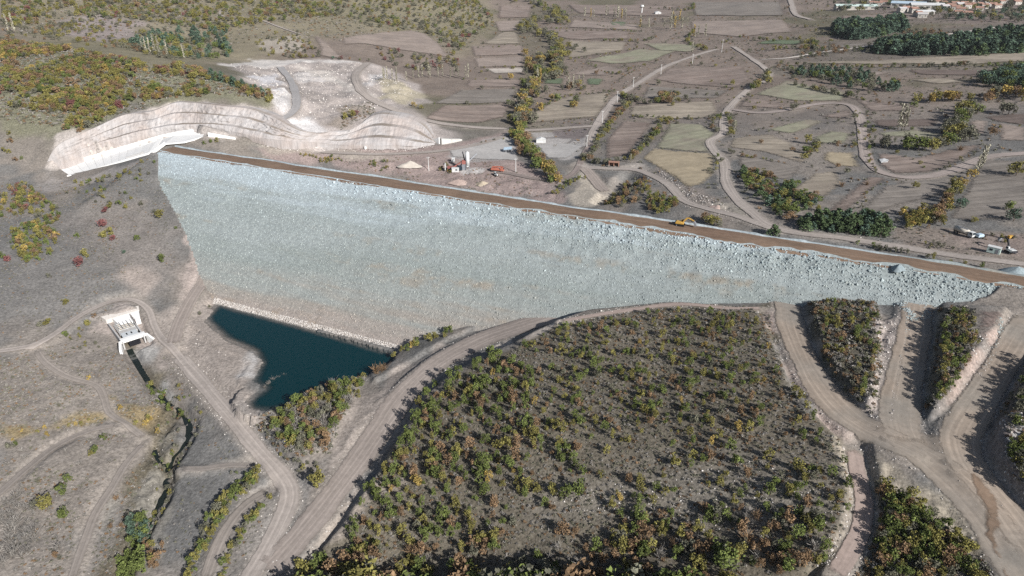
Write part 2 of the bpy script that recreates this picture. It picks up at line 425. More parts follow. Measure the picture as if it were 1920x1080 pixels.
# ------------------------------------------------------------------ materials
def new_mat(name):
    m = bpy.data.materials.new(name); m.use_nodes = True
    nt = m.node_tree
    b = nt.nodes['Principled BSDF']; b.inputs['Roughness'].default_value = 0.95
    b.inputs['Specular IOR Level'].default_value = 0.15
    return m, nt, b
def N(nt, t, **kw):
    n = nt.nodes.new(t)
    for k, v in kw.items():
        if isinstance(v, tuple) and k == 'op': continue
        setattr(n, k, v)
    return n
def noise(nt, vec, scale, detail=4, rough=0.6):
    n = nt.nodes.new('ShaderNodeTexNoise'); n.inputs['Scale'].default_value = scale
    n.inputs['Detail'].default_value = detail; n.inputs['Roughness'].default_value = rough
    if vec is not None: nt.links.new(vec, n.inputs['Vector'])
    return n.outputs['Fac']
def ramp(nt, fac, lo, hi, a=(0, 0, 0), b=(1, 1, 1)):
    n = nt.nodes.new('ShaderNodeMapRange'); n.inputs[1].default_value = lo; n.inputs[2].default_value = hi
    nt.links.new(fac, n.inputs[0]); return n.outputs[0]
def maprange(nt, fac, lo, hi, a, b):
    n = nt.nodes.new('ShaderNodeMapRange')
    for i, v in enumerate((lo, hi, a, b)): n.inputs[i + 1].default_value = v
    nt.links.new(fac, n.inputs[0]); return n.outputs[0]
def mixc(nt, fac, a, b, blend='MIX'):
    n = nt.nodes.new('ShaderNodeMix'); n.data_type = 'RGBA'; n.blend_type = blend
    for s, v in ((0, fac), (6, a), (7, b)):
        if hasattr(v, 'is_output'): nt.links.new(v, n.inputs[s])
        elif s == 0: n.inputs[0].default_value = v
        else: n.inputs[s].default_value = (*v, 1)
    return n.outputs[2]
def scalec(nt, col, fac):
    n = nt.nodes.new('ShaderNodeVectorMath'); n.operation = 'SCALE'
    if hasattr(col, 'is_output'): nt.links.new(col, n.inputs[0])
    else: n.inputs[0].default_value = col
    if hasattr(fac, 'is_output'): nt.links.new(fac, n.inputs['Scale'])
    else: n.inputs['Scale'].default_value = fac
    return n.outputs[0]
def math_(nt, op, a, b=None, clamp=False):
    n = nt.nodes.new('ShaderNodeMath'); n.operation = op; n.use_clamp = clamp
    for i, v in enumerate((a, b)):
        if v is None: continue
        if hasattr(v, 'is_output'): nt.links.new(v, n.inputs[i])
        else: n.inputs[i].default_value = v
    return n.outputs[0]
def attr(nt, name, out='Color'):
    n = nt.nodes.new('ShaderNodeAttribute'); n.attribute_name = name; return n.outputs[out]
def geopos(nt): return nt.nodes.new('ShaderNodeNewGeometry').outputs['Position']
def bump(nt, b, h, strength, dist):
    n = nt.nodes.new('ShaderNodeBump'); n.inputs['Strength'].default_value = strength; n.inputs['Distance'].default_value = dist
    nt.links.new(h, n.inputs['Height']); nt.links.new(n.outputs[0], b.inputs['Normal'])
def plain(name, col, rough=0.7, metal=0.0, var=0.12, sc=1.5):
    m, nt, b = new_mat(name)
    f = noise(nt, geopos(nt), sc, 3)
    nt.links.new(scalec(nt, col, maprange(nt, f, 0.3, 0.7, 1 - var, 1 + var)), b.inputs['Base Color'])
    b.inputs['Roughness'].default_value = rough; b.inputs['Metallic'].default_value = metal
    return m

# terrain: colour layers on the vertices, grain in the nodes
M_ground, nt, b = new_mat('ground')
pos = geopos(nt)
c0 = attr(nt, 'Col')
n1 = noise(nt, pos, 0.9, 3, 0.75); n2 = noise(nt, pos, 0.12, 3, 0.65)
k = math_(nt, 'MULTIPLY', maprange(nt, n1, 0.3, 0.7, 0.62, 1.36), maprange(nt, n2, 0.3, 0.7, 0.86, 1.13))
rg = attr(nt, 'Rough', 'Fac')
# dark tufts and pale stones
tn = noise(nt, pos, 1.3, 1, 0.55)
tuft = math_(nt, 'MULTIPLY', ramp(nt, tn, 0.56, 0.66), rg)
st = math_(nt, 'MULTIPLY', ramp(nt, tn, 0.33, 0.27), math_(nt, 'ADD', math_(nt, 'MULTIPLY', rg, 0.7), 0.1))
cc = scalec(nt, c0, k)
cc = mixc(nt, math_(nt, 'MULTIPLY', tuft, 0.75), cc, scalec(nt, cc, 0.42))
cc = mixc(nt, math_(nt, 'MULTIPLY', st, 0.6), cc, (0.33, 0.31, 0.29))
nt.links.new(cc, b.inputs['Base Color'])
bump(nt, b, noise(nt, pos, 1.0, 2, 0.6), 0.6, 0.35)

def sheet_mat(name, col, streak=0.25, feather=True, grain=0.5, along=0.03, across=0.5, spots=0.0, tint=None, ruts=None):
    """ground cover laid over the terrain; UV runs along / across it, the rim breaks up irregularly"""
    m, nt, b = new_mat(name)
    pos = geopos(nt)
    uv = nt.nodes.new('ShaderNodeUVMap').outputs[0]
    mp = nt.nodes.new('ShaderNodeMapping'); nt.links.new(uv, mp.inputs[0]); mp.inputs['Scale'].default_value = (along, across, 1)
    s1 = noise(nt, mp.outputs[0], 1.0, 3, 0.65)
    n1 = noise(nt, pos, grain, 3, 0.7); n2 = noise(nt, pos, 0.05, 2, 0.5)
    k = math_(nt, 'MULTIPLY', maprange(nt, s1, 0.3, 0.7, 1 - streak, 1 + streak), maprange(nt, n1, 0.3, 0.7, 0.86, 1.12))
    k = math_(nt, 'MULTIPLY', k, maprange(nt, n2, 0.3, 0.7, 0.9, 1.1))
    c = scalec(nt, col, k)
    if ruts:
        sx = nt.nodes.new('ShaderNodeSeparateXYZ'); nt.links.new(uv, sx.inputs[0])
        wob = math_(nt, 'MULTIPLY', math_(nt, 'SUBTRACT', noise(nt, mp.outputs[0], 0.6, 2), 0.5), 1.6)
        av = math_(nt, 'ABSOLUTE', math_(nt, 'ADD', sx.outputs[1], wob))
        for r_ in ruts:
            w = maprange(nt, math_(nt, 'ABSOLUTE', math_(nt, 'SUBTRACT', av, r_)), 0.12, 0.5, 1, 0)
            c = mixc(nt, math_(nt, 'MULTIPLY', w, 0.5), c, scalec(nt, c, 1.42))
    if tint: c = mixc(nt, ramp(nt, noise(nt, pos, 0.035, 3, 0.55), 0.45, 0.65), c, scalec(nt, tint, k))
    if spots: c = mixc(nt, math_(nt, 'MULTIPLY', ramp(nt, noise(nt, pos, 0.8, 2), 0.6, 0.7), spots), c, scalec(nt, c, 0.5))
    nt.links.new(c, b.inputs['Base Color'])
    if feather:
        e = attr(nt, 'edge', 'Fac')
        al = math_(nt, 'ADD', math_(nt, 'MULTIPLY', e, 2.2), math_(nt, 'MULTIPLY', math_(nt, 'SUBTRACT', noise(nt, pos, 0.55, 2, 0.7), 0.62), 2.4), True)
        nt.links.new(al, b.inputs['Alpha'])
    return m
RM = {
 'haul': sheet_mat('road_haul', C(158,147,139), 0.10, True, 0.6, 0.02, 1.1, ruts=(1.0, 2.6)),
 'haul2': sheet_mat('road_right', C(162,148,134), 0.10, True, 0.6, 0.02, 1.1, tint=C(154,146,136), ruts=(1.0, 2.6)),
 'road': sheet_mat('road_gravel', C(172,162,154), 0.14, True, 0.6, 0.02, 1.2, ruts=(0.95,)),
 'track': sheet_mat('road_track', C(150,141,133), 0.22, True, 0.6, 0.02, 1.6, ruts=(0.85,)),
 'track2': sheet_mat('road_rutted', C(146,134,128), 0.3, True, 0.6, 0.02, 1.6),
 'pink': sheet_mat('road_pink', C(178,160,150), 0.15, True, 0.9, 0.05, 0.8),
 'pinkroad': sheet_mat('road_loop', C(166,154,147), 0.14, True, 0.6, 0.02, 1.2, ruts=(0.95,)),
 'chalk': sheet_mat('road_chalk', C(218,208,198), 0.1, True, 0.6),
 'greyroad': sheet_mat('road_grey', C(176,172,170), 0.1, True, 0.6),
}

# ------------------------------------------------------------------ terrain: colours
TC = np.empty((NY, NX, 3), np.float32); TR = np.empty((NY, NX), np.float32)
n_a = fbm(GX, GY, 40, 4, 40)[..., None]; n_b = fbm(GX, GY, 12, 3, 44)[..., None]; n_c = fbm(GX, GY, 300, 3, 47)[..., None]
gm = sstep(-0.35, 0.45, n_a + 0.4 * n_b); TC[:] = (np.array(C(126,124,121)) * (1 - gm) + np.array(C(142,134,126)) * gm) * (1 + 0.08 * n_a + 0.10 * n_b)
far = sstep(380, 620, GY)[..., None]
fcol = np.array(C(140,127,117)) * (1 + 0.12 * n_a) ; fcol2 = np.array(C(116,110,92))
fm = sstep(0.0, 0.5, n_c + 0.5 * n_a)
TC[:] = TC * (1 - far) + far * (fcol * (1 - fm) + fcol2 * fm)
TR[:] = 0.35
def paint(pix, col, feather=3.0, amt=1.0, rough=None, var=0.10, ragged=3.0, sc=8, P=None, at=None):
    P = castl(pix) if P is None else P
    sc_f = 1 + np.linalg.norm(P[:, :2].mean(0)) / 500
    f = feather * sc_f; rag = ragged * sc_f
    s = window(P, f + rag + 2); x, y = GX[s], GY[s]
    if x.size == 0: return
    d = sdist(x, y, P[:, :2]) + fbm(x, y, sc * sc_f, 4, 61) * rag
    w = (sstep(-f * 0.5, f * 0.5, d) * amt)[..., None]
    cv = np.array(col) * (1 + var * fbm(x, y, 9 * sc_f, 4, 71)[..., None])
    TC[s] = TC[s] * (1 - w) + cv * w
    if rough is not None: TR[s] = TR[s] * (1 - w[..., 0]) + rough * w[..., 0]
def paint_line(pix, col, hw, amt=1.0, feather=1.0, rough=None):
    L = spline(castl(pix), 2.5); s = window(L, hw + feather + 3); x, y = GX[s], GY[s]
    if x.size == 0: return
    d, _ = seg_dist(x, y, L)
    w = ((1 - sstep(hw - feather * .5, hw + feather, d + fbm(x, y, 4, 3, 81) * hw * 0.5)) * amt)[..., None]
    TC[s] = TC[s] * (1 - w) + np.array(col) * w
    if rough is not None: TR[s] = TR[s] * (1 - w[..., 0]) + rough * w[..., 0]
SCRUB = C(122,114,100)
# big zones
paint([(0,-20),(900,-20),(935,50),(860,110),(780,60),(600,70),(430,120),(300,125),(0,60)], C(150,142,118), 20, 0.75, 0.8)
paint([(0,66),(120,90),(300,128),(440,150),(512,192),(440,195),(330,188),(250,200),(170,242),(100,262),(0,240)], C(136,134,112), 5, 0.9, 0.9)
paint([(100,60),(130,32),(190,25),(265,42),(262,70),(200,78),(130,68)], C(162,150,146), 6, 0.9, 0.3)
paint([(640,1110),(600,1040),(650,975),(700,905),(760,810),(800,745),(850,705),(910,672),(960,652),(1010,625),(1060,602),(1095,590),(1250,572),(1440,570),(1475,720),(1540,800),(1605,865),(1600,1000),(1560,1110)], SCRUB, 3, 0.95, 1.0)
paint([(1380,860),(1540,880),(1580,960),(1440,1010),(1300,960),(1080,960),(1000,940),(1100,900)], C(150,143,133), 14, 0.6, 1.0)
paint([(1507,570),(1560,563),(1640,566),(1655,620),(1650,700),(1648,780),(1615,790),(1565,745),(1520,670)], C(104,98,86), 2, 0.95, 1.0)
paint([(1740,570),(1830,575),(1830,660),(1790,750),(1738,790),(1722,760),(1733,680)], C(104,98,86), 2, 0.95, 1.0)
paint([(1935,630),(1900,690),(1875,760),(1850,830),(1890,900),(1945,950),(2100,900),(2000,620)], C(112,104,96), 2, 0.95, 1.0)
paint([(1630,900),(1700,925),(1800,985),(1860,1060),(1880,1110),(1600,1110),(1640,1000)], C(122,114,104), 4, 0.9, 1.0)
# bare pink earth
PINK = C(186,168,158); EARTH = C(168,152,143)
paint([(1440,585),(1470,575),(1490,640),(1545,745),(1600,810),(1560,800),(1500,730),(1455,650)], PINK, 3, 0.85, 0.6)
paint([(1640,595),(1690,590),(1700,620),(1680,700),(1665,800),(1620,795),(1590,760),(1640,740),(1650,680)], C(176,165,158), 3, 0.9, 0.6)
paint([(1840,625),(1885,600),(1885,640),(1835,710),(1780,780),(1735,805),(1740,775),(1800,715)], C(176,158,148), 3, 0.9, 0.5)
paint([(1570,830),(1640,850),(1740,910),(1800,960),(1850,1030),(1840,1070),(1740,1000),(1650,930),(1600,940),(1585,880)], C(168,158,142), 4, 0.85, 0.5)
paint([(1755,830),(1790,840),(1820,905),(1800,900),(1765,850)], PINK, 2, 0.9, 0.5)
paint([(1870,790),(1930,770),(1930,1000),(1880,920),(1850,850)], C(150,138,132), 3, 0.9, 0.6)
paint([(290,600),(330,570),(400,560),(470,640),(492,680),(480,760),(510,790),(470,810),(420,790),(360,720),(300,650)], C(172,161,152), 6, 0.9, 0.35)
paint([(230,505),(265,500),(290,525),(275,555),(240,545)], C(186,172,162), 5, 0.9, 0.1)
paint([(330,545),(365,440),(355,400),(345,360),(370,440),(390,520),(385,545),(350,560)], C(182,168,160), 3, 0.9, 0.3)
paint([(470,660),(492,678),(480,715),(455,705)], C(196,192,188), 3, 0.9, 0.2)
paint([(165,590),(235,565),(285,595),(300,640),(320,690),(290,680),(255,650),(205,620)], C(178,166,158), 3, 0.8, 0.3)
paint([(245,655),(280,650),(300,690),(320,730),(345,755),(320,760),(285,720)], C(170,168,164), 3, 0.8, 0.2)
paint([(400,760),(470,770),(520,850),(560,900),(590,930),(560,960),(540,880),(470,830)], C(160,154,148), 5, 0.8, 0.4)
paint([(440,900),(540,940),(520,1000),(470,1090),(400,1090),(420,1000)], C(160,152,144), 6, 0.6, 0.4)
paint([(620,850),(680,760),(740,700),(830,650),(900,615),(1000,595),(1050,580),(960,625),(880,655),(800,700),(740,770),(680,860),(620,950),(560,1000)], C(160,150,142), 3, 0.9, 0.3)
paint([(985,635),(1040,600),(1075,592),(1060,606),(1010,628)], C(200,188,176), 1.5, 0.9, 0.1)
paint([(925,648),(955,632),(960,640),(935,655)], C(200,188,176), 1.5, 0.9, 0.1)
paint([(680,910),(740,900),(765,890),(750,915),(700,940),(640,1000),(580,1030),(620,975)], C(176,164,152), 3, 0.8, 0.4)
# left plain: olive hedge floor, stream gravel
paint([(0,790),(60,800),(130,790),(180,775),(185,785),(120,808),(30,820),(0,812)], C(166,148,112), 3, 0.9, 0.8)
paint([(210,745),(260,750),(310,775),(315,800),(280,815),(240,790)], C(160,142,108), 3, 0.9, 0.8)
paint([(240,640),(330,760),(350,850),(320,900),(270,1000),(240,1090),(180,1090),(230,980),(250,880),(280,830),(300,770)], C(112,104,86), 4, 0.8, 1.0)
paint([(280,890),(300,890),(300,930),(275,960),(258,955),(262,920)], C(150,145,136), 2, 0.7, 0.5)
paint([(325,795),(348,790),(345,825),(318,860),(300,850),(310,820)], C(150,145,136), 2, 0.7, 0.5)
paint([(180,950),(210,940),(215,980),(185,1000)], C(150,145,136), 2, 0.7, 0.5)
paint([(290,960),(310,950),(310,1010),(285,1060)], C(150,145,136), 2, 0.7, 0.5)
paint([(0,480),(180,480),(230,600),(150,600),(0,630)], C(134,130,126), 12, 0.6, 0.3)
paint([(110,420),(200,370),(330,420),(360,520),(260,560),(200,480)], C(148,139,132), 12, 0.6, 0.2)
# working yard behind the crest
paint([(560,262),(700,275),(860,268),(960,245),(975,300),(1050,335),(1060,380),(960,365),(640,310),(460,278)], C(168,150,144), 4, 0.85, 0.5)
paint([(840,278),(940,255),(965,258),(970,300),(890,302),(840,295)], C(178,172,168), 2, 0.95, 0.05)
paint([(1000,250),(1100,240),(1105,270),(1070,300),(1020,298),(1005,275)], C(178,173,169), 2, 0.95, 0.1)
paint([(1045,248),(1075,236),(1110,238),(1105,255),(1080,262),(1060,258)], C(122,112,110), 1.5, 0.9, 0.6)
paint_line([(1002,262),(1030,258),(1062,258),(1075,262),(1060,270)], C(120,114,112), 1.2, 0.8)
paint_line([(1035,238),(1048,250),(1062,258)], C(126,118,116), 1.2, 0.8)
paint([(1100,320),(1130,345),(1140,365),(1110,385),(1060,382),(1075,360)], C(188,178,164), 2, 0.9, 0.2)
paint([(1230,310),(1290,350),(1340,370),(1420,425),(1330,400),(1270,375),(1240,340)], C(150,140,132), 3, 0.8, 0.7)
paint([(1200,300),(1225,320),(1180,316),(1170,312)], C(186,176,166), 1.5, 0.8, 0.3)
paint([(1330,380),(1400,390),(1440,425),(1380,410)], C(172,164,152), 2, 0.7, 0.6)
paint([(1670,425),(1780,425),(1930,440),(1930,500),(1780,485),(1690,465)], C(146,134,124), 4, 0.9, 0.8)
paint([(1760,430),(1850,440),(1930,445),(1930,480),(1830,470),(1760,445)], C(150,136,128), 3, 0.9, 0.2)
paint([(460,262),(620,278),(760,300),(720,300),(560,282),(430,272)], C(170,162,150), 3, 0.7, 0.5)
# white spoil platform, rock cuts
paint([(862,318),(885,314),(908,316),(900,323),(870,324)], C(208,204,200), 2, 0.8, 0.2)
WHITE = C(214,206,202); SPOIL = C(184,174,168)
paint([(415,118),(560,112),(690,118),(740,130),(790,170),(800,190),(760,200),(800,222),(860,245),(860,268),(700,280),(540,270),(500,250),(515,195),(480,165)], SPOIL, 5, 0.95, 0.5, var=0.28, sc=12)
paint([(470,145),(520,138),(532,155),(485,165)], C(206,204,206), 2, 0.9, 0.1)
paint([(535,138),(600,140),(640,150),(560,155)], C(204,198,194), 2, 0.9, 0.2)
paint([(500,170),(545,168),(550,215),(590,215),(600,240),(660,262),(600,272),(540,270),(500,255),(515,200)], C(214,210,208), 3, 0.9, 0.1, var=0.2)
paint([(550,120),(620,135),(700,185),(690,190),(610,150)], C(206,198,190), 3, 0.8, 0.3)
paint([(415,122),(470,112),(600,112),(690,118),(560,118),(450,122)], C(226,220,214), 1.5, 0.8, 0.2)
paint([(690,140),(725,135),(700,160),(680,160)], C(206,202,200), 2, 0.8, 0.1)
paint([(705,150),(740,145),(790,180),(760,195),(720,185)], C(186,176,152), 3, 0.8, 0.5)
paint([(640,205),(690,195),(700,210),(640,240),(610,235)], C(158,146,134), 4, 0.8, 0.9)
paint([(60,350),(100,325),(130,340),(260,300),(300,285),(296,300),(240,320),(140,350)], C(190,182,176), 4, 0.6, 0.3)
paint([(80,315),(110,255),(170,243),(250,208),(330,186),(420,193),(500,198),(520,250),(440,262),(300,262),(130,310),(85,325)], C(206,196,188), 2, 0.95, 0.1)
paint([(490,75),(565,70),(570,95),(520,100),(485,88)], C(186,176,164), 3, 0.8, 0.6)
# dam surrounds and riverside floor
paint([(960,235),(1000,170),(1040,110),(1000,50),(1040,20),(1000,0),(960,60),(985,110),(975,190),(945,240)], C(124,116,100), 8, 0.8, 0.9)
paint([(1440,120),(1600,125),(1920,120),(1920,150),(1690,135),(1580,150),(1450,140)], C(130,122,112), 6, 0.8, 0.9)
paint([(1500,85),(1620,70),(1930,40),(1930,100),(1700,112),(1480,116)], C(124,116,108), 10, 0.85, 0.9)
paint([(1560,5),(1930,0),(1930,45),(1700,45)], C(136,124,118), 10, 0.7, 0.9)
GBLK = np.zeros((NY, NX), bool)        # where no plant may stand
for r, L in zip(ROADS, ROAD_GEO):      # dusty verges
    s = window(L, 9); x, y = GX[s], GY[s]
    if x.size == 0: continue
    d, _ = seg_dist(x, y, L)
    w = (0.55 * (1 - sstep(r[3] / 2, r[3] / 2 + 2.2, d + fbm(x, y, 5, 3, 91) * 1.2)))[..., None]
    TC[s] = TC[s] * (1 - w) + np.array(C(170,160,150)) * w; TR[s] *= (1 - w[..., 0])
    GBLK[s] |= d < r[3] / 2 + 1.2

# rock cuts are built apart: drop the terrain under them
CUTS = [
 # toe pixels with height, top pixels with height, number of lifts, label
 dict(toe=[(80,322,-18),(95,314,-16.5),(130,303,-13.5),(180,284,-9.5),(230,272,-6.5),(285,257,-3.2),(330,252,-2.0),(380,249,-1.6),(440,254,-2.4),(500,262,-4.5),(545,265,-6.2),(600,269,-9.5),(650,274,-11.4),(700,276,-12.4),(740,275,-13),(775,276,-14.2),(815,270,-15)],
      top=[(82,316,-17),(105,275,-4),(150,251,1.5),(190,232,5),(235,212,8.6),(285,207,10.2),(330,190,13.6),(370,191,13.4),(420,197,12.6),(470,201,10.6),(512,214,7),(545,234,2.2),(580,247,-1.5),(625,245,-3.6),(668,240,-4.2),(700,213,0.2),(740,212,0.0),(792,228,-6),(818,262,-14)], n=3,
      label='long pale benched rock cut running from the spillway to the quarry', tone=(192,187,185)),
]
for c in CUTS:
    t = np.array(c['toe'], float); u = np.array(c['top'], float)
    T = np.column_stack([atz(t[:, 0], t[:, 1], t[:, 2]), t[:, 2]]); U = np.column_stack([atz(u[:, 0], u[:, 1], u[:, 2]), u[:, 2]])
    c['T'] = spline(T, 1.0); c['U'] = spline(U, 1.0)
    n = 620
    def resamp(L):
        s_ = np.r_[0, np.cumsum(np.linalg.norm(np.diff(L, axis=0), axis=1))]; q = np.linspace(0, s_[-1], n)
        return np.column_stack([np.interp(q, s_, L[:, k]) for k in range(3)])
    c['T'] = resamp(c['T']); c['U'] = resamp(c['U'])
    P = np.vstack([c['T'], c['U'][::-1]])
    s = window(P, 4); x, y = GX[s], GY[s]
    d = sdist(x, y, P[::8, :2])
    GZ[s] -= 6.0 * sstep(0.8, 3.4, d); GBLK[s] |= d > -1

# pond and stream basins below water level; ground outside the dam body must stay out of its face
POND = castl([(386,600),(402,578),(412,572)]) ; 
_pp = atz(np.array([382,392,412,452,560,660,748,735,690,655,600,560,520,495,470,462,468,492,470,478,494,480,455,425,405]),
          np.array([603,590,568,580,612,640,664,684,704,716,738,752,764,768,764,752,740,722,712,705,680,664,652,640,622]), POND_Z)
POND = np.column_stack([_pp, np.full(len(_pp), POND_Z)])
s = window(POND, 12); x, y = GX[s], GY[s]
d = sdist(x, y, POND[:, :2]) + fbm(x, y, 5, 3, 101) * 0.5
GZ[s] = np.where(d > -5, np.where(d > 0, np.minimum(GZ[s], POND_Z - 0.25 * np.clip(d, 0, 6) - 0.02), np.maximum(GZ[s], POND_Z + 0.05 + 0.08 * np.clip(-d, 0, 5))), GZ[s])
u_, v_ = dam_uv(GX, GY)
inb = (u_ > -12) & (u_ < 520) & (v_ > -60) & (v_ < 110)
top = np.where(v_ > 0, -v_ / SL, np.where(v_ > -10.5, 0, (v_ + 10.5) / 2.0))
_cp = facel([(301,284),(297,310),(300,345),(322,385),(345,430),(358,465),(372,510),(385,540),(400,566)])
_cu, _cv = dam_uv(_cp[:, 0], _cp[:, 1]); _cu[0] = 0
uc = np.interp(v_, _cv, _cu) + fbm(GX, GY, 8, 3, 121) * 0.7
fz = -v_ / SL
m1 = (v_ > -2) & (v_ < _cv[-1]) & (u_ > -30) & (u_ <= uc)
w1 = np.maximum(1 - sstep(5, 13, uc - u_), sstep(-11, -2, u_)) * m1 * sstep(0.3, 2.5, v_)
GZ += w1 * np.clip(fz + 0.5 + 0.10 * (uc - u_) - GZ, 0, 12)
m2 = (v_ > 0) & (v_ < _cv[-1] + 5) & (u_ > uc) & (u_ < uc + 60)
GZ = np.where(m2, np.minimum(GZ, fz - 0.35 * np.clip(u_ - uc, 0, 12)), GZ)
uc2 = DLEN - 3 - 0.9 * np.clip(v_, 0, 12) + fbm(GX, GY, 6, 3, 123) * 0.8
m3 = (v_ > 0.8) & (v_ < 14) & (u_ > uc2) & (u_ < DLEN + 60)
GZ = np.where(m3, np.maximum(GZ, np.minimum(fz + 0.5 + 0.12 * (u_ - uc2), -0.25)), GZ)
GBLK |= inb & (top > GZ - 0.5) & (u_ > 0)
GBLK[s] |= d > 0

# concrete spillway: corner points, ground kept below the slab
def W(px, py, z): return np.append(atz(px, py, z), z)
SP_F = dict(a=W(285,287,-5.0), b=W(303,260,-5.0), c=W(109,318,-18.5), d=W(134,332,-19.0))
SP_A = [W(285,287,-4.9), W(303,260,-4.9), W(330,253,-2.6), W(363,247,-1.6), W(390,254,-1.8), W(345,266,-1.6), W(309,269,-2.2)]
def keep_below(P, gap, grow=1.5):
    P = np.asarray(P); s = window(P, grow + 3); x, y = GX[s], GY[s]
    A = np.column_stack([P[:, :2], np.ones(len(P))]); co = np.linalg.lstsq(A, P[:, 2], rcond=None)[0]
    d = sdist(x, y, P[:, :2]); z = co[0] * x + co[1] * y + co[2] - gap
    w = sstep(-grow, 0, d); GZ[s] = GZ[s] * (1 - w) + np.minimum(GZ[s], z) * w; GBLK[s] |= d > -2
keep_below([SP_F[k] for k in 'abcd'], 0.7); keep_below(SP_A, 0.7)
OUT0, OUT1 = castl([(222,600),(255,648)])
_d = (OUT1 - OUT0)[:2]; OUT_L = np.linalg.norm(_d); OUT_D = _d / OUT_L; OUT_N = np.array([-OUT_D[1], OUT_D[0]])
keep_below([np.append(OUT0[:2] + OUT_D * a + OUT_N * b, OUT0[2] * (1 - a / OUT_L) + (OUT1[2] - 1.0) * a / OUT_L) for a, b in ((-1, 8), (-1, -8), (OUT_L + 3, -5), (OUT_L + 3, 5))], 0.4, 1.0)

# ------------------------------------------------------------------ terrain mesh
def grid_faces(ny, nx):
    i = np.arange(ny - 1)[:, None] * nx + np.arange(nx - 1)[None, :]
    i = i.ravel(); return np.stack([i, i + 1, i + nx + 1, i + nx], 1)
me = mesh_np('terrain', np.stack([GX, GY, GZ], -1).reshape(-1, 3), grid_faces(NY, NX), M_ground, True,
             {'Col': np.clip(TC.reshape(-1, 3), 0.01, 0.9), 'Rough': np.clip(TR.ravel(), 0, 1)})
link('terrain', me, kind='structure', label='valley terrain of grey dry grass, bare earth and scrub hills')

# ------------------------------------------------------------------ sheets
def lift(P, base=0.07):
    return base + 0.0007 * np.linalg.norm(P[..., :2], axis=-1)
for r, L in zip(ROADS, ROAD_GEO):
    hw = r[3] / 2; t = np.gradient(L[:, :2], axis=0); t /= np.linalg.norm(t, axis=1)[:, None] + 1e-9
    nr = np.stack([-t[:, 1], t[:, 0]], 1)
    offs = np.array([-1.12, -0.9, -0.7, -0.35, 0, 0.35, 0.7, 0.9, 1.12])
    s_ = np.r_[0, np.cumsum(np.linalg.norm(np.diff(L[:, :2], axis=0), axis=1))]
    wob = 1 + 0.17 * fbm(s_, s_ * 0 + hw * 37, 14, 4, 7)
    xy = L[:, None, :2] + nr[:, None, :] * (offs[None, :, None] * (hw * wob)[:, None, None])
    P = np.concatenate([xy, H(xy[..., 0], xy[..., 1])[..., None]], -1)
    P[..., 2] += lift(P)
    edge = np.clip((1.12 - np.abs(offs)) / 0.34, 0, 1) * np.ones(len(L))[:, None]
    endf = np.clip(np.minimum(s_, s_[-1] - s_) / 4.0, 0, 1)
    edge = edge * endf[:, None]
    uv = np.stack([np.broadcast_to(s_[:, None], edge.shape), np.broadcast_to((offs * hw)[None], edge.shape)], -1)
    me = mesh_np(r[0], P.reshape(-1, 3), grid_faces(len(L), len(offs)), RM[r[4]], True, {'edge': edge.ravel()}, uv.reshape(-1, 2))
    link(r[0], me, kind='structure', label=r[1])

def sheet(name, P, mat, ang=0.0, feather=2.0, spacing=None, dz=None, z=None, ragged=0.0, **kw):
    """cover an outline (world points) with a triangulated sheet on the ground"""
    P = np.asarray(P)[:, :2]
    dist = np.linalg.norm(P.mean(0)); sp = spacing or max(1.2, dist / 160)
    out = []
    for i in range(len(P)):
        a, b = P[i], P[(i + 1) % len(P)]; n = max(1, int(np.linalg.norm(b - a) / sp))
        for k in range(n): out.append(a + (b - a) * k / n)
    B = np.array(out)
    if ragged: B = B + np.stack([fbm(B[:, 0], B[:, 1], ragged * 5, 3, 111), fbm(B[:, 0], B[:, 1], ragged * 5, 3, 113)], 1) * ragged
    x = np.arange(B[:, 0].min(), B[:, 0].max(), sp); y = np.arange(B[:, 1].min(), B[:, 1].max(), sp)
    xx, yy = np.meshgrid(x, y); q = np.stack([xx.ravel(), yy.ravel()], 1)
    d = sdist(q[:, 0], q[:, 1], B); q = q[d > sp * 0.5]
    V = np.vstack([B, q]); nb = len(B)
    r = delaunay_2d_cdt([Vector(v) for v in V], [], [list(range(nb))], 1, 1e-5)
    vv = np.array([list(v) for v in r[0]]); ff = np.array([list(f) for f in r[2] if len(f) == 3])
    if len(ff) == 0: return None
    dd = sdist(vv[:, 0], vv[:, 1], B); edge = np.clip(dd / (feather * (1 + dist / 700)), 0, 1)
    P3 = np.column_stack([vv, np.zeros(len(vv))])
    P3[:, 2] = (H(vv[:, 0], vv[:, 1]) + (lift(P3, 0.05) if dz is None else dz)) if z is None else z
    ca, sa = math.cos(ang), math.sin(ang)
    uv = np.stack([vv[:, 0] * ca + vv[:, 1] * sa, -vv[:, 0] * sa + vv[:, 1] * ca], 1)
    me = mesh_np(name, P3, ff, mat, True, {'edge': edge}, uv)
    return link(name, me, **kw)

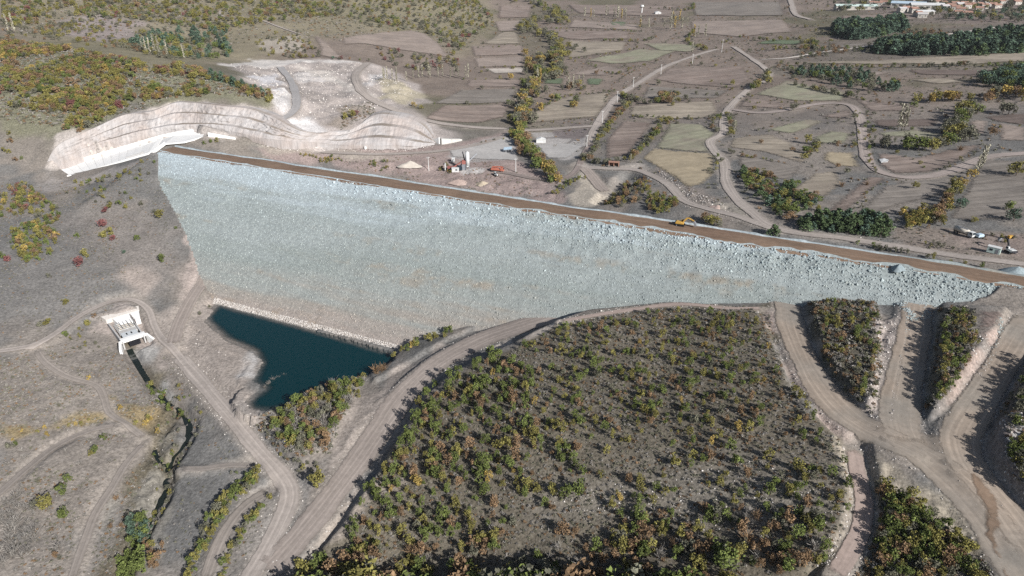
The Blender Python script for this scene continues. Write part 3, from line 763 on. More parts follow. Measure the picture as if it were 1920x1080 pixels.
FM = {
 'P': sheet_mat('field_ploughed', C(150,136,127), 0.3, True, 0.25, 0.012, 0.22, tint=C(142,127,118)),
 'P2': sheet_mat('field_pale_plough', C(162,148,138), 0.16, True, 0.25, 0.012, 0.2, tint=C(154,141,132)),
 'T': sheet_mat('field_stubble', C(164,153,138), 0.3, True, 0.25, 0.012, 0.22, tint=C(152,141,128)),
 'T2': sheet_mat('field_straw', C(176,162,138), 0.10, True, 0.25, 0.012, 0.2),
 'G': sheet_mat('field_green', C(112,124,100), 0.12, True, 0.3, 0.02, 0.2),
 'LG': sheet_mat('field_pale_green', C(156,154,132), 0.18, True, 0.25, 0.012, 0.2, tint=C(152,143,128)),
 'GR': sheet_mat('field_fallow', C(142,134,126), 0.3, True, 0.3, 0.012, 0.26, spots=0.4),
 'D': sheet_mat('field_dark', C(124,111,104), 0.18, True, 0.25, 0.012, 0.16),
 'W': sheet_mat('field_bare', C(196,186,176), 0.06, True, 0.25, 0.012, 0.16),
}
FIELDS = [
 ([(790,224),(830,197),(960,195),(950,220),(900,232)],'P','ploughed'),([(805,194),(862,168),(975,166),(962,193)],'GR','fallow'),([(870,165),(876,150),(980,150),(977,164)],'P','ploughed'),
 ([(905,129),(985,127),(986,137),(925,139)],'W','bare white'),([(885,110),(984,105),(984,126),(892,127)],'P2','pale ploughed'),([(880,87),(984,85),(984,103),(886,107)],'P','ploughed'),
 ([(925,40),(982,38),(972,58),(932,60)],'P2','pale ploughed'),([(937,61),(972,61),(980,83),(900,84)],'T','stubble'),([(935,10),(1000,8),(995,34),(930,36)],'P','ploughed'),
 ([(996,211),(1030,192),(1068,180),(1153,171),(1140,196),(1122,221),(1060,226),(999,232)],'T','tan stubble'),([(1017,148),(1060,147),(1058,159),(1017,158)],'G','bright green'),([(1096,147),(1136,148),(1128,161),(1099,160)],'G','dull green'),
 ([(1060,140),(1140,122),(1182,134),(1140,143)],'P2','pale ploughed'),([(1090,115),(1200,92),(1270,96),(1222,116),(1150,121)],'LG','pale striped'),([(1062,76),(1180,79),(1172,95),(1062,112)],'T','stubble'),
 ([(1030,55),(1180,60),(1185,74),(1062,74),(1026,66)],'P','ploughed'),([(1072,38),(1200,48),(1200,58),(1062,52)],'P2','pale ploughed'),([(1142,41),(1176,41),(1178,51),(1142,48)],'G','small green'),([(1200,80),(1320,84),(1300,99),(1232,95)],'LG','greyish green'),
 ([(1250,130),(1398,124),(1410,150),(1382,166),(1290,160),(1222,150)],'P','broad ploughed'),([(1182,200),(1340,187),(1350,212),(1318,224),(1212,225),(1176,216)],'T','tan stubble'),([(1212,162),(1370,169),(1350,186),(1200,186)],'GR','grey fallow'),
 ([(1133,263),(1167,227),(1226,230),(1208,257),(1181,292),(1132,301)],'P','brown ploughed'),
 ([(1250,229),(1317,233),(1345,251),(1325,270),(1336,288),(1270,284),(1225,278),(1248,242)],'LG','pale green upper half of the big'),([(1225,277),(1270,283),(1336,287),(1344,301),(1342,326),(1321,347),(1287,355),(1260,334),(1229,315),(1200,297)],'T2','straw-tan lower half of the big'),
 ([(1412,177),(1473,151),(1590,174),(1582,191),(1491,191)],'LG','pale green'),([(1380,201),(1400,184),(1484,193),(1460,206)],'P','brown'),([(1598,184),(1724,198),(1715,210),(1628,210)],'P','pinkish brown'),
 ([(1630,225),(1763,222),(1757,238),(1642,240)],'D','dark ploughed'),([(1637,250),(1718,243),(1784,253),(1763,262),(1657,257)],'LG','pale green'),([(1814,230),(1829,223),(1858,229),(1850,255),(1814,250)],'P2','pale pinkish'),
 ([(1866,229),(1930,240),(1930,266),(1872,265)],'P2','pale pinkish'),([(1838,219),(1930,212),(1930,238),(1862,228)],'D','dark reddish'),
 ([(1642,286),(1715,295),(1811,272),(1850,271),(1795,307),(1748,324),(1675,327),(1644,310)],'P','ploughed'),([(1545,284),(1604,286),(1616,315),(1570,313),(1540,301)],'T2','small yellow stubble'),
 ([(1521,257),(1557,245),(1600,250),(1588,271),(1533,271)],'LG','dull green'),([(1372,259),(1440,250),(1485,268),(1517,298),(1508,309),(1430,286),(1362,277)],'T','grey tan'),
 ([(1380,287),(1508,313),(1485,342),(1430,331),(1380,310)],'GR','grey fallow'),([(1475,358),(1521,326),(1570,319),(1582,346),(1552,372)],'T','stubble'),
 ([(1505,410),(1551,392),(1624,330),(1672,334),(1642,354),(1588,401),(1557,410)],'P','smooth brown'),([(1600,400),(1652,350),(1702,338),(1802,337),(1772,366),(1672,392),(1637,410)],'GR','furrowed grey'),
 ([(1836,298),(1935,301),(1935,408),(1854,416),(1770,412),(1793,380),(1815,338)],'GR','wide grey'),([(1432,244),(1509,223),(1551,228),(1485,253)],'LG','sloping pale'),([(1534,219),(1594,202),(1602,216),(1588,225)],'P','small brown'),
 ([(1438,117),(1590,115),(1671,112),(1930,98),(1930,116),(1779,122),(1590,121)],'T','long pale strip'),([(1592,141),(1625,135),(1686,134),(1644,144)],'P2','pinkish'),([(1694,131),(1877,131),(1871,143),(1725,141)],'D','dark grey'),([(1694,150),(1779,148),(1822,155),(1752,159)],'T','tan'),
 ([(1575,31),(1700,27),(1745,28),(1712,38),(1575,39)],'P','reddish'),([(1292,40),(1470,38),(1490,60),(1390,70),(1296,62)],'P2','far ploughed'),([(1292,4),(1465,4),(1475,30),(1300,30)],'GR','far fallow'),([(1062,8),(1272,12),(1262,32),(1082,26)],'P','far ploughed'),
 ([(1410,83),(1440,75),(1510,77),(1498,85)],'G','green'),
 ([(640,72),(690,64),(767,56),(800,64),(826,83),(840,100),(852,112),(807,103),(740,93),(690,84),(640,84)],'P2','bare hillside'),([(584,67),(603,70),(626,88),(654,114),(595,104),(598,90)],'P2','narrow bare hillside'),
 ([(1830,582),(1886,583),(1878,622),(1832,628)],'RIP','ripped'),([(1550,88),(1600,82),(1640,82),(1600,92)],'GR','grey fallow'),
]
FM['RIP'] = sheet_mat('field_ripped', C(146,130,122), 0.4, True, 0.5, 0.05, 0.9)
FANG = [0.05, 0.12, -0.06, 0.2, -0.15, 0.3, 0.0, 0.5]
for i, (pix, k, adj) in enumerate(FIELDS):
    a = FANG[i % len(FANG)]
    if k == 'RIP': a = 1.45
    P = castl(pix)
    if np.abs(np.diff(P[:, 1])).max() > 900: continue
    sheet('field', P, FM[k], a, 4.0, kind='structure', label=f'{adj} field in the valley' if k != 'RIP' else 'small ripped earth plot beside the right road')
# junction and pads
sheet('road_junction', castl([(1575,775),(1640,800),(1690,790),(1760,815),(1810,805),(1815,850),(1850,920),(1900,1000),(1880,1040),(1820,950),(1740,880),(1650,830)]), RM['haul2'], 0.8, 2.5, dz=0.16, kind='structure', label='wide graded junction where the three haul roads meet')
M_wet = sheet_mat('wet_earth', C(140,120,103), 0.15, True, 0.6)
sheet('muddy_patch', castl([(1812,835),(1822,870),(1845,905),(1875,950),(1880,985),(1868,1010),(1885,1060),(1925,1110),(1900,1110),(1868,1050),(1845,1000),(1838,950),(1822,905)]), M_wet, -0.9, 1.6, dz=0.28, ragged=0.6, kind='structure', label='wet brown mud patch along the right haul road')
M_pad = sheet_mat('gravel_pad', C(186,182,178), 0.05, True, 0.4)
sheet('gravel_pad', castl([(840,280),(945,256),(966,262),(974,303),(900,300),(845,295)]), M_pad, 0.2, 2.0, kind='structure', label='flat grey gravel yard beside the batching plant')
sheet('gravel_pad', castl([(1005,272),(1062,268),(1098,272),(1066,298),(1024,297)]), M_pad, 0.2, 2.0, kind='structure', label='flat grey gravel yard right of the riverside trees')
sheet('gravel_pad', castl([(1890,795),(1925,793),(1930,820),(1895,822)]), M_pad, 0.2, 1.0, kind='structure', label='small grey level pad at the right edge')

# ------------------------------------------------------------------ water
M_water, nt, b = new_mat('pond_water')
b.inputs['Base Color'].default_value = (0.002, 0.024, 0.028, 1); b.inputs['Roughness'].default_value = 0.08
b.inputs['Specular IOR Level'].default_value = 0.5; b.inputs['IOR'].default_value = 1.33
wv = noise(nt, geopos(nt), 0.25, 3, 0.5); bump(nt, b, wv, 0.05, 0.2)
nt.links.new(maprange(nt, math_(nt, 'ADD', attr(nt, 'edge', 'Fac'), math_(nt, 'MULTIPLY', math_(nt, 'SUBTRACT', noise(nt, geopos(nt), 0.4, 2), 0.5), 0.3)), 0.30, 0.95, 0.25, 1.0), b.inputs['Alpha'])
M_stream, nt, b = new_mat('stream_water')
b.inputs['Base Color'].default_value = (0.012, 0.016, 0.012, 1); b.inputs['Roughness'].default_value = 0.1
b.inputs['Specular IOR Level'].default_value = 0.5
wv = noise(nt, geopos(nt), 1.5, 3, 0.5); bump(nt, b, wv, 0.15, 0.1)
PB = POND[:, :2]; pc = PB.mean(0); PBo = pc + (PB - pc) * 1.0
grow = np.array([p + (p - pc) / np.linalg.norm(p - pc) * 2.5 for p in PB])
sheet('pond', grow, M_water, 0, 4.0, spacing=1.5, z=POND_Z - 0.12, kind='structure', label='dark teal pond at the foot of the rockfill dam')
for nm, pix, hw, lab in (('stream', STREAM, 1.15, 'dark narrow stream leaving the outlet on the left'), ('stream', STREAM2, 0.7, 'side arm of the stream round a gravel bar')):
    L = spline(castl(pix), 2.0)
    z = np.minimum.accumulate(H(L[:, 0], L[:, 1]) + 0.3)
    t = np.gradient(L[:, :2], axis=0); t /= np.linalg.norm(t, axis=1)[:, None] + 1e-9; nr = np.stack([-t[:, 1], t[:, 0]], 1)
    P = np.stack([np.column_stack([L[:, :2] + nr * o * hw, z]) for o in (-1, -0.3, 0.3, 1)], 1)
    link(nm, mesh_np(nm, P.reshape(-1, 3), grid_faces(len(L), 4), M_stream), kind='structure', label=lab)

# ------------------------------------------------------------------ geometry-node scatter for uncountable stuff
_src = {}
def scatter_group(coll):
    g = bpy.data.node_groups.new('scatter', 'GeometryNodeTree')
    g.interface.new_socket('Geometry', in_out='INPUT', socket_type='NodeSocketGeometry')
    g.interface.new_socket('Geometry', in_out='OUTPUT', socket_type='NodeSocketGeometry')
    ni = g.nodes.new('NodeGroupInput'); no = g.nodes.new('NodeGroupOutput')
    ip = g.nodes.new('GeometryNodeInstanceOnPoints'); ci = g.nodes.new('GeometryNodeCollectionInfo')
    ci.inputs['Collection'].default_value = coll; ci.inputs['Separate Children'].default_value = True; ci.inputs['Reset Children'].default_value = True
    def na(n, t):
        a = g.nodes.new('GeometryNodeInputNamedAttribute'); a.data_type = t; a.inputs['Name'].default_value = n; return a.outputs['Attribute']
    g.links.new(ni.outputs[0], ip.inputs['Points']); g.links.new(ci.outputs[0], ip.inputs['Instance'])
    ip.inputs['Pick Instance'].default_value = True
    g.links.new(na('idx', 'INT'), ip.inputs['Instance Index'])
    g.links.new(na('rot', 'FLOAT_VECTOR'), ip.inputs['Rotation'])
    g.links.new(na('scl', 'FLOAT_VECTOR'), ip.inputs['Scale'])
    g.links.new(ip.outputs[0], no.inputs[0])
    return g
def source_coll(name, meshes):
    c = bpy.data.collections.new(name)
    for i, me in enumerate(meshes):
        o = bpy.data.objects.new(f'{name}_{i:03d}', me); c.objects.link(o)
    return c
def scatter(name, P, idx, rot, scl, coll, parent=None, **kw):
    me = bpy.data.meshes.new(name); n = len(P)
    me.vertices.add(n); me.vertices.foreach_set('co', np.asarray(P, np.float32).ravel())
    a = me.attributes.new('idx', 'INT', 'POINT'); a.data.foreach_set('value', np.asarray(idx, np.int32))
    a = me.attributes.new('rot', 'FLOAT_VECTOR', 'POINT'); a.data.foreach_set('vector', np.asarray(rot, np.float32).ravel())
    a = me.attributes.new('scl', 'FLOAT_VECTOR', 'POINT'); a.data.foreach_set('vector', np.asarray(scl, np.float32).ravel())
    o = link(name, me, parent, kind='stuff', **kw)
    md = o.modifiers.new('scatter', 'NODES'); md.node_group = scatter_group(coll)
    return o

# ------------------------------------------------------------------ rocks
def rock_mesh(name, mat, seed, sub=1):
    r = np.random.default_rng(seed); bm = bmesh.new()
    bmesh.ops.create_icosphere(bm, subdivisions=sub, radius=0.5)
    dirs = r.normal(size=(7, 3)); dirs /= np.linalg.norm(dirs, axis=1)[:, None]; off = r.uniform(0.26, 0.46, 7)
    for v in bm.verts:
        p = np.array(v.co)
        for d, o in zip(dirs, off):
            k = p @ d
            if k > o: p = p - d * (k - o)
        v.co = p * (1 + r.uniform(-0.06, 0.06, 3))
    me = bpy.data.meshes.new(name); bm.to_mesh(me); bm.free(); me.materials.append(mat)
    return me
def dam_tone(nt):
    """stone colour over the face: paler, bluer lifts above, grey-green below, tan near the water, laid in bands along the crest"""
    pos = geopos(nt)
    def dot(v, off):
        n = nt.nodes.new('ShaderNodeVectorMath'); n.operation = 'DOT_PRODUCT'; nt.links.new(pos, n.inputs[0]); n.inputs[1].default_value = tuple(v)
        return math_(nt, 'SUBTRACT', n.outputs['Value'], float(off))
    u = dot(DD, DA @ DD); v = dot(DN, DA @ DN)
    cb = nt.nodes.new('ShaderNodeCombineXYZ')
    nt.links.new(math_(nt, 'MULTIPLY', u, 0.007), cb.inputs[0]); nt.links.new(math_(nt, 'MULTIPLY', v, 0.075), cb.inputs[1])
    bn = noise(nt, cb.outputs[0], 1.0, 3, 0.6)
    t = math_(nt, 'ADD', math_(nt, 'ADD', v, math_(nt, 'MULTIPLY', math_(nt, 'SUBTRACT', bn, 0.5), 58.0)), math_(nt, 'MAXIMUM', math_(nt, 'MULTIPLY', math_(nt, 'SUBTRACT', u, 110.0), 0.085), 0.0))
    cr = nt.nodes.new('ShaderNodeValToRGB'); el = cr.color_ramp.elements
    st = [(0.0, C(200,212,217)), (0.20, C(194,205,209)), (0.32, C(172,181,180)), (0.50, C(176,184,183)), (0.64, C(165,173,170)), (0.80, C(172,176,172)), (0.90, C(174,169,161)), (1.0, C(180,170,162))]
    while len(el) < len(st): el.new(0.5)
    for i, (p, c) in enumerate(st): el[i].position = p; el[i].color = (*c, 1)
    nt.links.new(maprange(nt, t, -6, 80, 0, 1), cr.inputs[0])
    tan = math_(nt, 'MULTIPLY', ramp(nt, bn, 0.53, 0.66), ramp(nt, noise(nt, pos, 0.13, 2, 0.6), 0.48, 0.62))
    return mixc(nt, math_(nt, 'MULTIPLY', tan, 0.5), cr.outputs[0], C(172,154,132))
def rock_mat(name, cols, zoned=False):
    m, nt, b = new_mat(name)
    oi = nt.nodes.new('ShaderNodeObjectInfo').outputs['Random']
    cr = nt.nodes.new('ShaderNodeValToRGB'); el = cr.color_ramp.elements
    while len(el) < len(cols): el.new(0.5)
    for i, (p, c) in enumerate(cols): el[i].position = p; el[i].color = (*c, 1)
    nt.links.new(oi, cr.inputs[0])
    if zoned: nt.links.new(mixc(nt, 1.0, dam_tone(nt), cr.outputs[0], 'MULTIPLY'), b.inputs['Base Color'])
    else: nt.links.new(cr.outputs[0], b.inputs['Base Color'])
    return m
M_rip = rock_mat('riprap_stone', [(0.0, (.86,.86,.86)), (0.3, (.97,.98,.98)), (0.55, (1.03,1.03,1.03)), (0.75, (.95,.93,.89)), (0.9, (1.08,1.07,1.04)), (0.985, (1.35,1.35,1.35))], True)
M_rip2 = rock_mat('blue_stone', [(0.0, (.62,.65,.68)), (0.3, (.88,.91,.94)), (0.6, (1.02,1.04,1.06)), (0.85, (1.3,1.32,1.33)), (0.95, (.82,.8,.78))], True)
M_pale = rock_mat('pale_stone', [(0.0, C(176,168,160)), (0.4, C(206,198,190)), (0.8, C(228,222,216))])
rocks = [rock_mesh('riprap_stone', M_rip, i) for i in range(6)]
rocks_b = [rock_mesh('blue_stone', M_rip2, 20 + i) for i in range(6)]
rocks_p = [rock_mesh('pale_stone', M_pale, 40 + i) for i in range(4)]
C_rocks = source_coll('rocks', rocks); C_rocksb = source_coll('bluerocks', rocks_b); C_rocksp = source_coll('palerocks', rocks_p)

# ------------------------------------------------------------------ the dam
dam = empty('rockfill_dam', (DA + DB) / 2, label='long rockfill dam faced with blue-grey stone and a brown earth crest', cat='dam')
DO = np.array(dam.location)
def damP(u, v, z): return DA[None] + u[:, None] * DD + v[:, None] * DN + np.column_stack([u * 0, u * 0, z])
CREST_W = 10.5
def crest_edge(u):
    """ragged edge of the stone against the crest road"""
    big = sstep(130, 330, u)
    return fbm(u, u * 0 + 3.3, 9, 3, 131) * (0.5 + 1.2 * big)
def face_off(u, v):
    """stone surface over the plain slope"""
    big = sstep(60, 300, u)
    return fbm(u, v, 14, 3, 133) * 0.22 + fbm(u, v, 4.0, 3, 137) * (0.12 + 0.25 * big * (1 - sstep(12, 30, v))) + big * 0.45 * np.exp(-((v - 5) / 4.0) ** 2) * (0.5 + fbm(u, v, 7, 2, 139))
us = np.arange(0, 470, 1.0); vs = np.concatenate([[0.0], np.arange(0.6, 92, 1.0)])
UU, VV = np.meshgrid(us, vs); uf, vf = UU.ravel(), VV.ravel()
vv = vf + np.where(vf < 3, crest_edge(uf) * (1 - vf / 3), 0)
zz = -vv / SL + face_off(uf, vf) * sstep(0, 3, vf) + np.where(vf < 0.3, 0.25, 0)
Pf = damP(uf, vv, zz) - DO
M_face, nt, b = new_mat('rockfill_fines_gap_shade')
pos = geopos(nt)
na_ = noise(nt, pos, 0.9, 3, 0.8)
nt.links.new(scalec(nt, dam_tone(nt), maprange(nt, na_, 0.3, 0.7, 0.55, 1.02)), b.inputs['Base Color'])  # tone lowered under the stones, so the gaps between them look shaded
link('rockfill_face', mesh_np('rockfill_face', Pf, grid_faces(len(vs), len(us)), M_face, True), dam)
# crest
M_crest = sheet_mat('crest_earth', C(136,115,98), 0.2, False, 0.5, 0.03, 0.6, tint=C(128,106,90))
vc = np.linspace(1.6, -CREST_W - 0.6, 12)
UU, VV = np.meshgrid(us, vc); uf, vf = UU.ravel(), VV.ravel()
v2 = np.where(vf < -CREST_W, vf + fbm(uf, uf * 0 + 1.7, 22, 3, 141) * 1.0, vf)
zc = 0.10 + fbm(uf, vf, 7, 3, 143) * 0.10 - 0.2 * np.abs(vf + CREST_W / 2) / 6
zc = np.where(vf > 1.3, -0.9, zc)
link('crest_road', mesh_np('crest_road', damP(uf, v2, zc) - DO, grid_faces(len(vc), len(us))[:, ::-1], M_crest, True, None, np.stack([uf, vf], 1)), dam)
# far slope with a pale shoulder
vb = np.array([0, 0.4, 1.4, 2.4, 4, 8, 16, 30, 50])
UU, VV = np.meshgrid(us, vb); uf, vf = UU.ravel(), VV.ravel()
zb = np.where(vf < 2, 0.28 + fbm(uf, vf, 6, 3, 145) * 0.4, -(vf - 2) / 2.0)
zb = np.where(vf == 0, -0.4, zb)
edge = fbm(uf, uf * 0 + 1.7, 22, 3, 141) * 1.0
link('upstream_slope', mesh_np('upstream_slope', damP(uf, -CREST_W + edge - vf, zb) - DO, grid_faces(len(vb), len(us))[:, ::-1], M_face, True), dam)
# riprap stones
def face_pts(u, v):
    vv = v + np.where(v < 3, crest_edge(u) * (1 - v / 3), 0)
    return damP(u, vv, -vv / SL + face_off(u, v) * sstep(0, 3, v))
n = 70000
u = rng.uniform(0.5, 455, n); v = rng.uniform(0.3, 84, n)
P = face_pts(u, v)
ok = P[:, 2] > np.maximum(H(P[:, 0], P[:, 1]) - 0.4, POND_Z - 0.4)
size = rng.lognormal(-0.98, 0.32, n) * (1 + 0.6 * sstep(120, 330, u) * (1 - sstep(8, 18, v)))
P, u, v, size = P[ok], u[ok], v[ok], size[ok]; n = len(P)
scl = size[:, None] * rng.uniform(0.7, 1.25, (n, 3))
upper = (rng.random(n) < 0.75 * (1 - sstep(10, 26, v + fbm(u, v, 30, 3, 151) * 8)) * (1 - 0.35 * sstep(100, 300, u)) + 0.22)
for nm, sel, cl in (('riprap', ~upper, C_rocks), ('riprap', upper, C_rocksb)):
    scatter(nm, P[sel] - DO, rng.integers(0, 6, sel.sum()), rng.uniform(0, 6.28, (sel.sum(), 3)), scl[sel], cl, dam)
# the largest boulders one by one
ub = rng.uniform(120, 440, 260); vb_ = np.abs(rng.normal(0, 1, 260)) * 5 + 0.6
Pb = face_pts(ub, vb_)
for i in range(260):
    o = link('boulder', rocks_b[i % 6], dam)
    sz = rng.uniform(0.8, 1.5); o.location = Pb[i] - DO + np.array([0, 0, 0.15])
    o.rotation_euler = rng.uniform(0, 6.28, 3); o.scale = sz * rng.uniform(0.75, 1.2, 3)
# pale stone edging along the water
t0, t1 = facel([(402,566),(748,660)])
_, v_t = dam_uv(t0[0], t0[1]); u0, _ = dam_uv(t0[0], t0[1]); u1, _ = dam_uv(t1[0], t1[1])
vt = -POND_Z * SL
n = 3800; u = rng.uniform(u0 - 1, u1 + 1, n); v = vt - 0.1 + rng.uniform(-1.5, 1.4, n)
P = damP(u, v, -v / SL) + np.array([0, 0, 0.25])
scatter('toe_stones', P - DO, rng.integers(0, 4, n), rng.uniform(0, 6.28, (n, 3)), (rng.lognormal(-1.0, 0.25, n)[:, None] * rng.uniform(.7, 1.3, (n, 3))), C_rocksp, dam)

# ------------------------------------------------------------------ rock cuts with benches
def cut_mat(name, tone):
    m, nt, b = new_mat(name); pos = geopos(nt)
    uv = nt.nodes.new('ShaderNodeUVMap').outputs[0]
    mp = nt.nodes.new('ShaderNodeMapping'); nt.links.new(uv, mp.inputs[0]); mp.inputs['Scale'].default_value = (0.45, 0.05, 1)
    s1 = noise(nt, mp.outputs[0], 1.0, 4, 0.7); n2 = noise(nt, pos, 0.06, 3, 0.6)
    be = attr(nt, 'bench', 'Fac')
    c = mixc(nt, ramp(nt, n2, 0.4, 0.65), C(*tone), C(tone[0] - 8, tone[1] - 14, tone[2] - 18))
    c = scalec(nt, c, maprange(nt, s1, 0.3, 0.7, 0.72, 1.14))
    c = mixc(nt, be, c, C(150,138,126))
    nt.links.new(c, b.inputs['Base Color']); bump(nt, b, s1, 0.6, 0.8)
    return m
for c in CUTS:
    T, U = c['T'], c['U']; n = len(T); K = c['n']
    prof = []   # (run fraction, rise fraction, bench flag)
    for k in range(K):
        a = k / K
        for q in range(6): prof.append((a + 0.52 * q / 5 / K, a + (0.98 * q / 5) / K, 0))
        prof += [(a + 0.58 / K, a + 1.0 / K, 1), (a + 0.96 / K, a + 1.0 / K, 1)]
    prof = [(0.0, -0.3, 0)] + prof[:-1] + [(1.06, 1.0, 0), (1.25, 0.9, 0)]
    V = []; B = []; UVs = []
    sl = np.r_[0, np.cumsum(np.linalg.norm(np.diff(T, axis=0), axis=1))]
    Wd = np.linalg.norm((U - T)[:, :2], axis=1)
    amin = (0.14 - 0.11 * sstep(90, 150, sl))[:, None]
    for (a, h, be) in prof:
        m_ = fbm(sl, sl * 0 + h * 60, 9, 4, 161) * 0.55 + fbm(sl, sl * 0 + h * 140, 2.0, 3, 165) * 0.6      # rough face, metres
        wob = (m_ / np.maximum(Wd, 6))[:, None] + fbm(sl, sl * 0, 34, 3, 166)[:, None] * 0.06
        aa = np.maximum(a, amin) + wob * (0 < h < 0.99) * min(1.0, a * 3 + 0.15)
        xy = T[:, :2] * (1 - aa) + U[:, :2] * aa; z = np.where(h < 0, T[:, 2] - 7.0, T[:, 2] * (1 - h) + U[:, 2] * h) + fbm(sl, sl * 0 + round(h * K) * 5, 14, 3, 163) * 0.4
        V.append(np.column_stack([xy, z])); B.append(be * np.clip(0.45 + 1.1 * fbm(sl, sl * 0 + h * 3, 14, 4, 167), 0.0, 0.9)); UVs.append(np.column_stack([sl, np.full(n, h * 20)]))
    link('rock_cut', mesh_np('rock_cut', np.vstack(V), grid_faces(len(prof), n), cut_mat('rock_cut', c['tone']), False, {'bench': np.concatenate(B)}, np.vstack(UVs)), kind='structure', label=c['label'])

# ------------------------------------------------------------------ plants: unit-height meshes
def leaf_mat(name, col, sat=0.0):
    m, nt, b = new_mat(name)
    oi = nt.nodes.new('ShaderNodeObjectInfo').outputs['Random']
    sh = attr(nt, 'shade', 'Fac')
    c = scalec(nt, col, math_(nt, 'MULTIPLY', sh, maprange(nt, oi, 0, 1, 0.8, 1.22)))
    nt.links.new(c, b.inputs['Base Color']); b.inputs['Roughness'].default_value = 0.9
    return m
def CP_(r, g, b): return (r, g, b)
LEAF = {
 'green': leaf_mat('leaf_green', (0.125, 0.152, 0.045)), 'olive': leaf_mat('leaf_olive', (0.205, 0.185, 0.058)),
 'rust': leaf_mat('leaf_rust', (0.222, 0.146, 0.084)), 'yellow': leaf_mat('leaf_yellow', (0.33, 0.24, 0.075)),
 'red': leaf_mat('leaf_red', (0.20, 0.085, 0.08)), 'grey': leaf_mat('twig_grey', (0.262, 0.243, 0.220)),
 'pine': leaf_mat('needle_pine', (0.092, 0.130, 0.060)), 'bluegreen': leaf_mat('needle_dark', (0.085, 0.128, 0.090)),
 'pale': leaf_mat('leaf_pale', (0.34, 0.32, 0.25)), 'dull': leaf_mat('leaf_dull', (0.150, 0.146, 0.105)),
}
M_bark = plain('bark', (0.13, 0.105, 0.085), 0.95, 0, 0.25, 2.0)
def quads(cen, size, r, up=0.0, stretch=1.0):
    n = len(cen)
    a = r.normal(size=(n, 3)); a /= np.linalg.norm(a, axis=1)[:, None]
    if up: a = a * (1 - up) + np.array([0, 0, 1.0]) * up; a /= np.linalg.norm(a, axis=1)[:, None]
    b = np.cross(a, r.normal(size=(n, 3))); b /= np.linalg.norm(b, axis=1)[:, None] + 1e-9
    s = size[:, None] if np.ndim(size) else size
    a = a * s * stretch; b = b * s * 0.8
    V = np.stack([cen - a - b * 0.5, cen + b, cen + a - b * 0.2, cen - b * 0.9], 1).reshape(-1, 3)
    return V, np.arange(4 * n).reshape(n, 4)
def crown_mesh(kind, seed, mat):
    r = np.random.default_rng(seed)
    if kind == 'shrub':
        nb = 11; z = r.uniform(0.18, 0.82, nb); rad = 0.34 * np.sqrt(1 - ((z - 0.38) / 0.62) ** 2 * 0.8)
        th = r.uniform(0, 6.28, nb); rr = rad * r.uniform(0.3, 1.0, nb)
        cen = np.column_stack([np.cos(th) * rr, np.sin(th) * rr, z]); br = r.uniform(0.08, 0.24, nb); per = 40; ls = 0.047
    elif kind == 'round':
        nb = 16; z = r.uniform(0.3, 0.86, nb); rad = 0.36 * np.sqrt(np.clip(1 - ((z - 0.55) / 0.45) ** 2, 0.05, 1))
        th = r.uniform(0, 6.28, nb); rr = rad * r.uniform(0.3, 1.0, nb)
        cen = np.column_stack([np.cos(th) * rr, np.sin(th) * rr, z]); br = r.uniform(0.08, 0.20, nb); per = 34; ls = 0.042
    elif kind == 'pine':
        nb = 22; z = np.linspace(0.14, 0.93, nb); rad = 0.34 * (1 - z) ** 0.75 + 0.02
        th = r.uniform(0, 6.28, nb); rr = rad * r.uniform(0.4, 1.0, nb)
        cen = np.column_stack([np.cos(th) * rr, np.sin(th) * rr, z]); br = 0.07 + 0.11 * (1 - z); per = 20; ls = 0.05
    elif kind == 'poplar':
        nb = 16; z = np.linspace(0.16, 0.97, nb); rad = 0.045 * np.sqrt(np.clip(1 - ((z - 0.45) / 0.6) ** 2, 0.05, 1))
        th = r.uniform(0, 6.28, nb); rr = rad * r.uniform(0.2, 1.0, nb)
        cen = np.column_stack([np.cos(th) * rr, np.sin(th) * rr, z]); br = np.full(nb, 0.042); per = 11; ls = 0.02
    elif kind == 'tuft':
        nb = 4; cen = np.column_stack([r.uniform(-0.35, 0.35, (nb, 2)), r.uniform(0.1, 0.45, nb)]); br = r.uniform(0.2, 0.38, nb); per = 10; ls = 0.12
    bl = np.repeat(np.arange(nb), per)
    d = r.normal(size=(len(bl), 3)); d /= np.linalg.norm(d, axis=1)[:, None]
    c = cen[bl] + d * (br[bl] * r.uniform(0.45, 1.0, len(bl)) ** 0.6)[:, None]
    c[:, 2] = np.maximum(c[:, 2], 0.03)
    if kind == 'poplar': V, Fc = quads(c, ls * r.uniform(0.7, 1.3, len(c)), r, 0.6, 2.2)
    elif kind == 'tuft': V, Fc = quads(c, ls * r.uniform(0.6, 1.4, len(c)), r, 0.5, 1.6)
    else: V, Fc = quads(c, ls * r.uniform(0.7, 1.35, len(c)), r)
    sh = np.repeat(r.uniform(0.72, 1.28, len(c)) * r.uniform(0.82, 1.18, nb)[bl], 4)
    return mesh_np(f'{kind}_crown', V, Fc, mat, False, {'shade': sh})
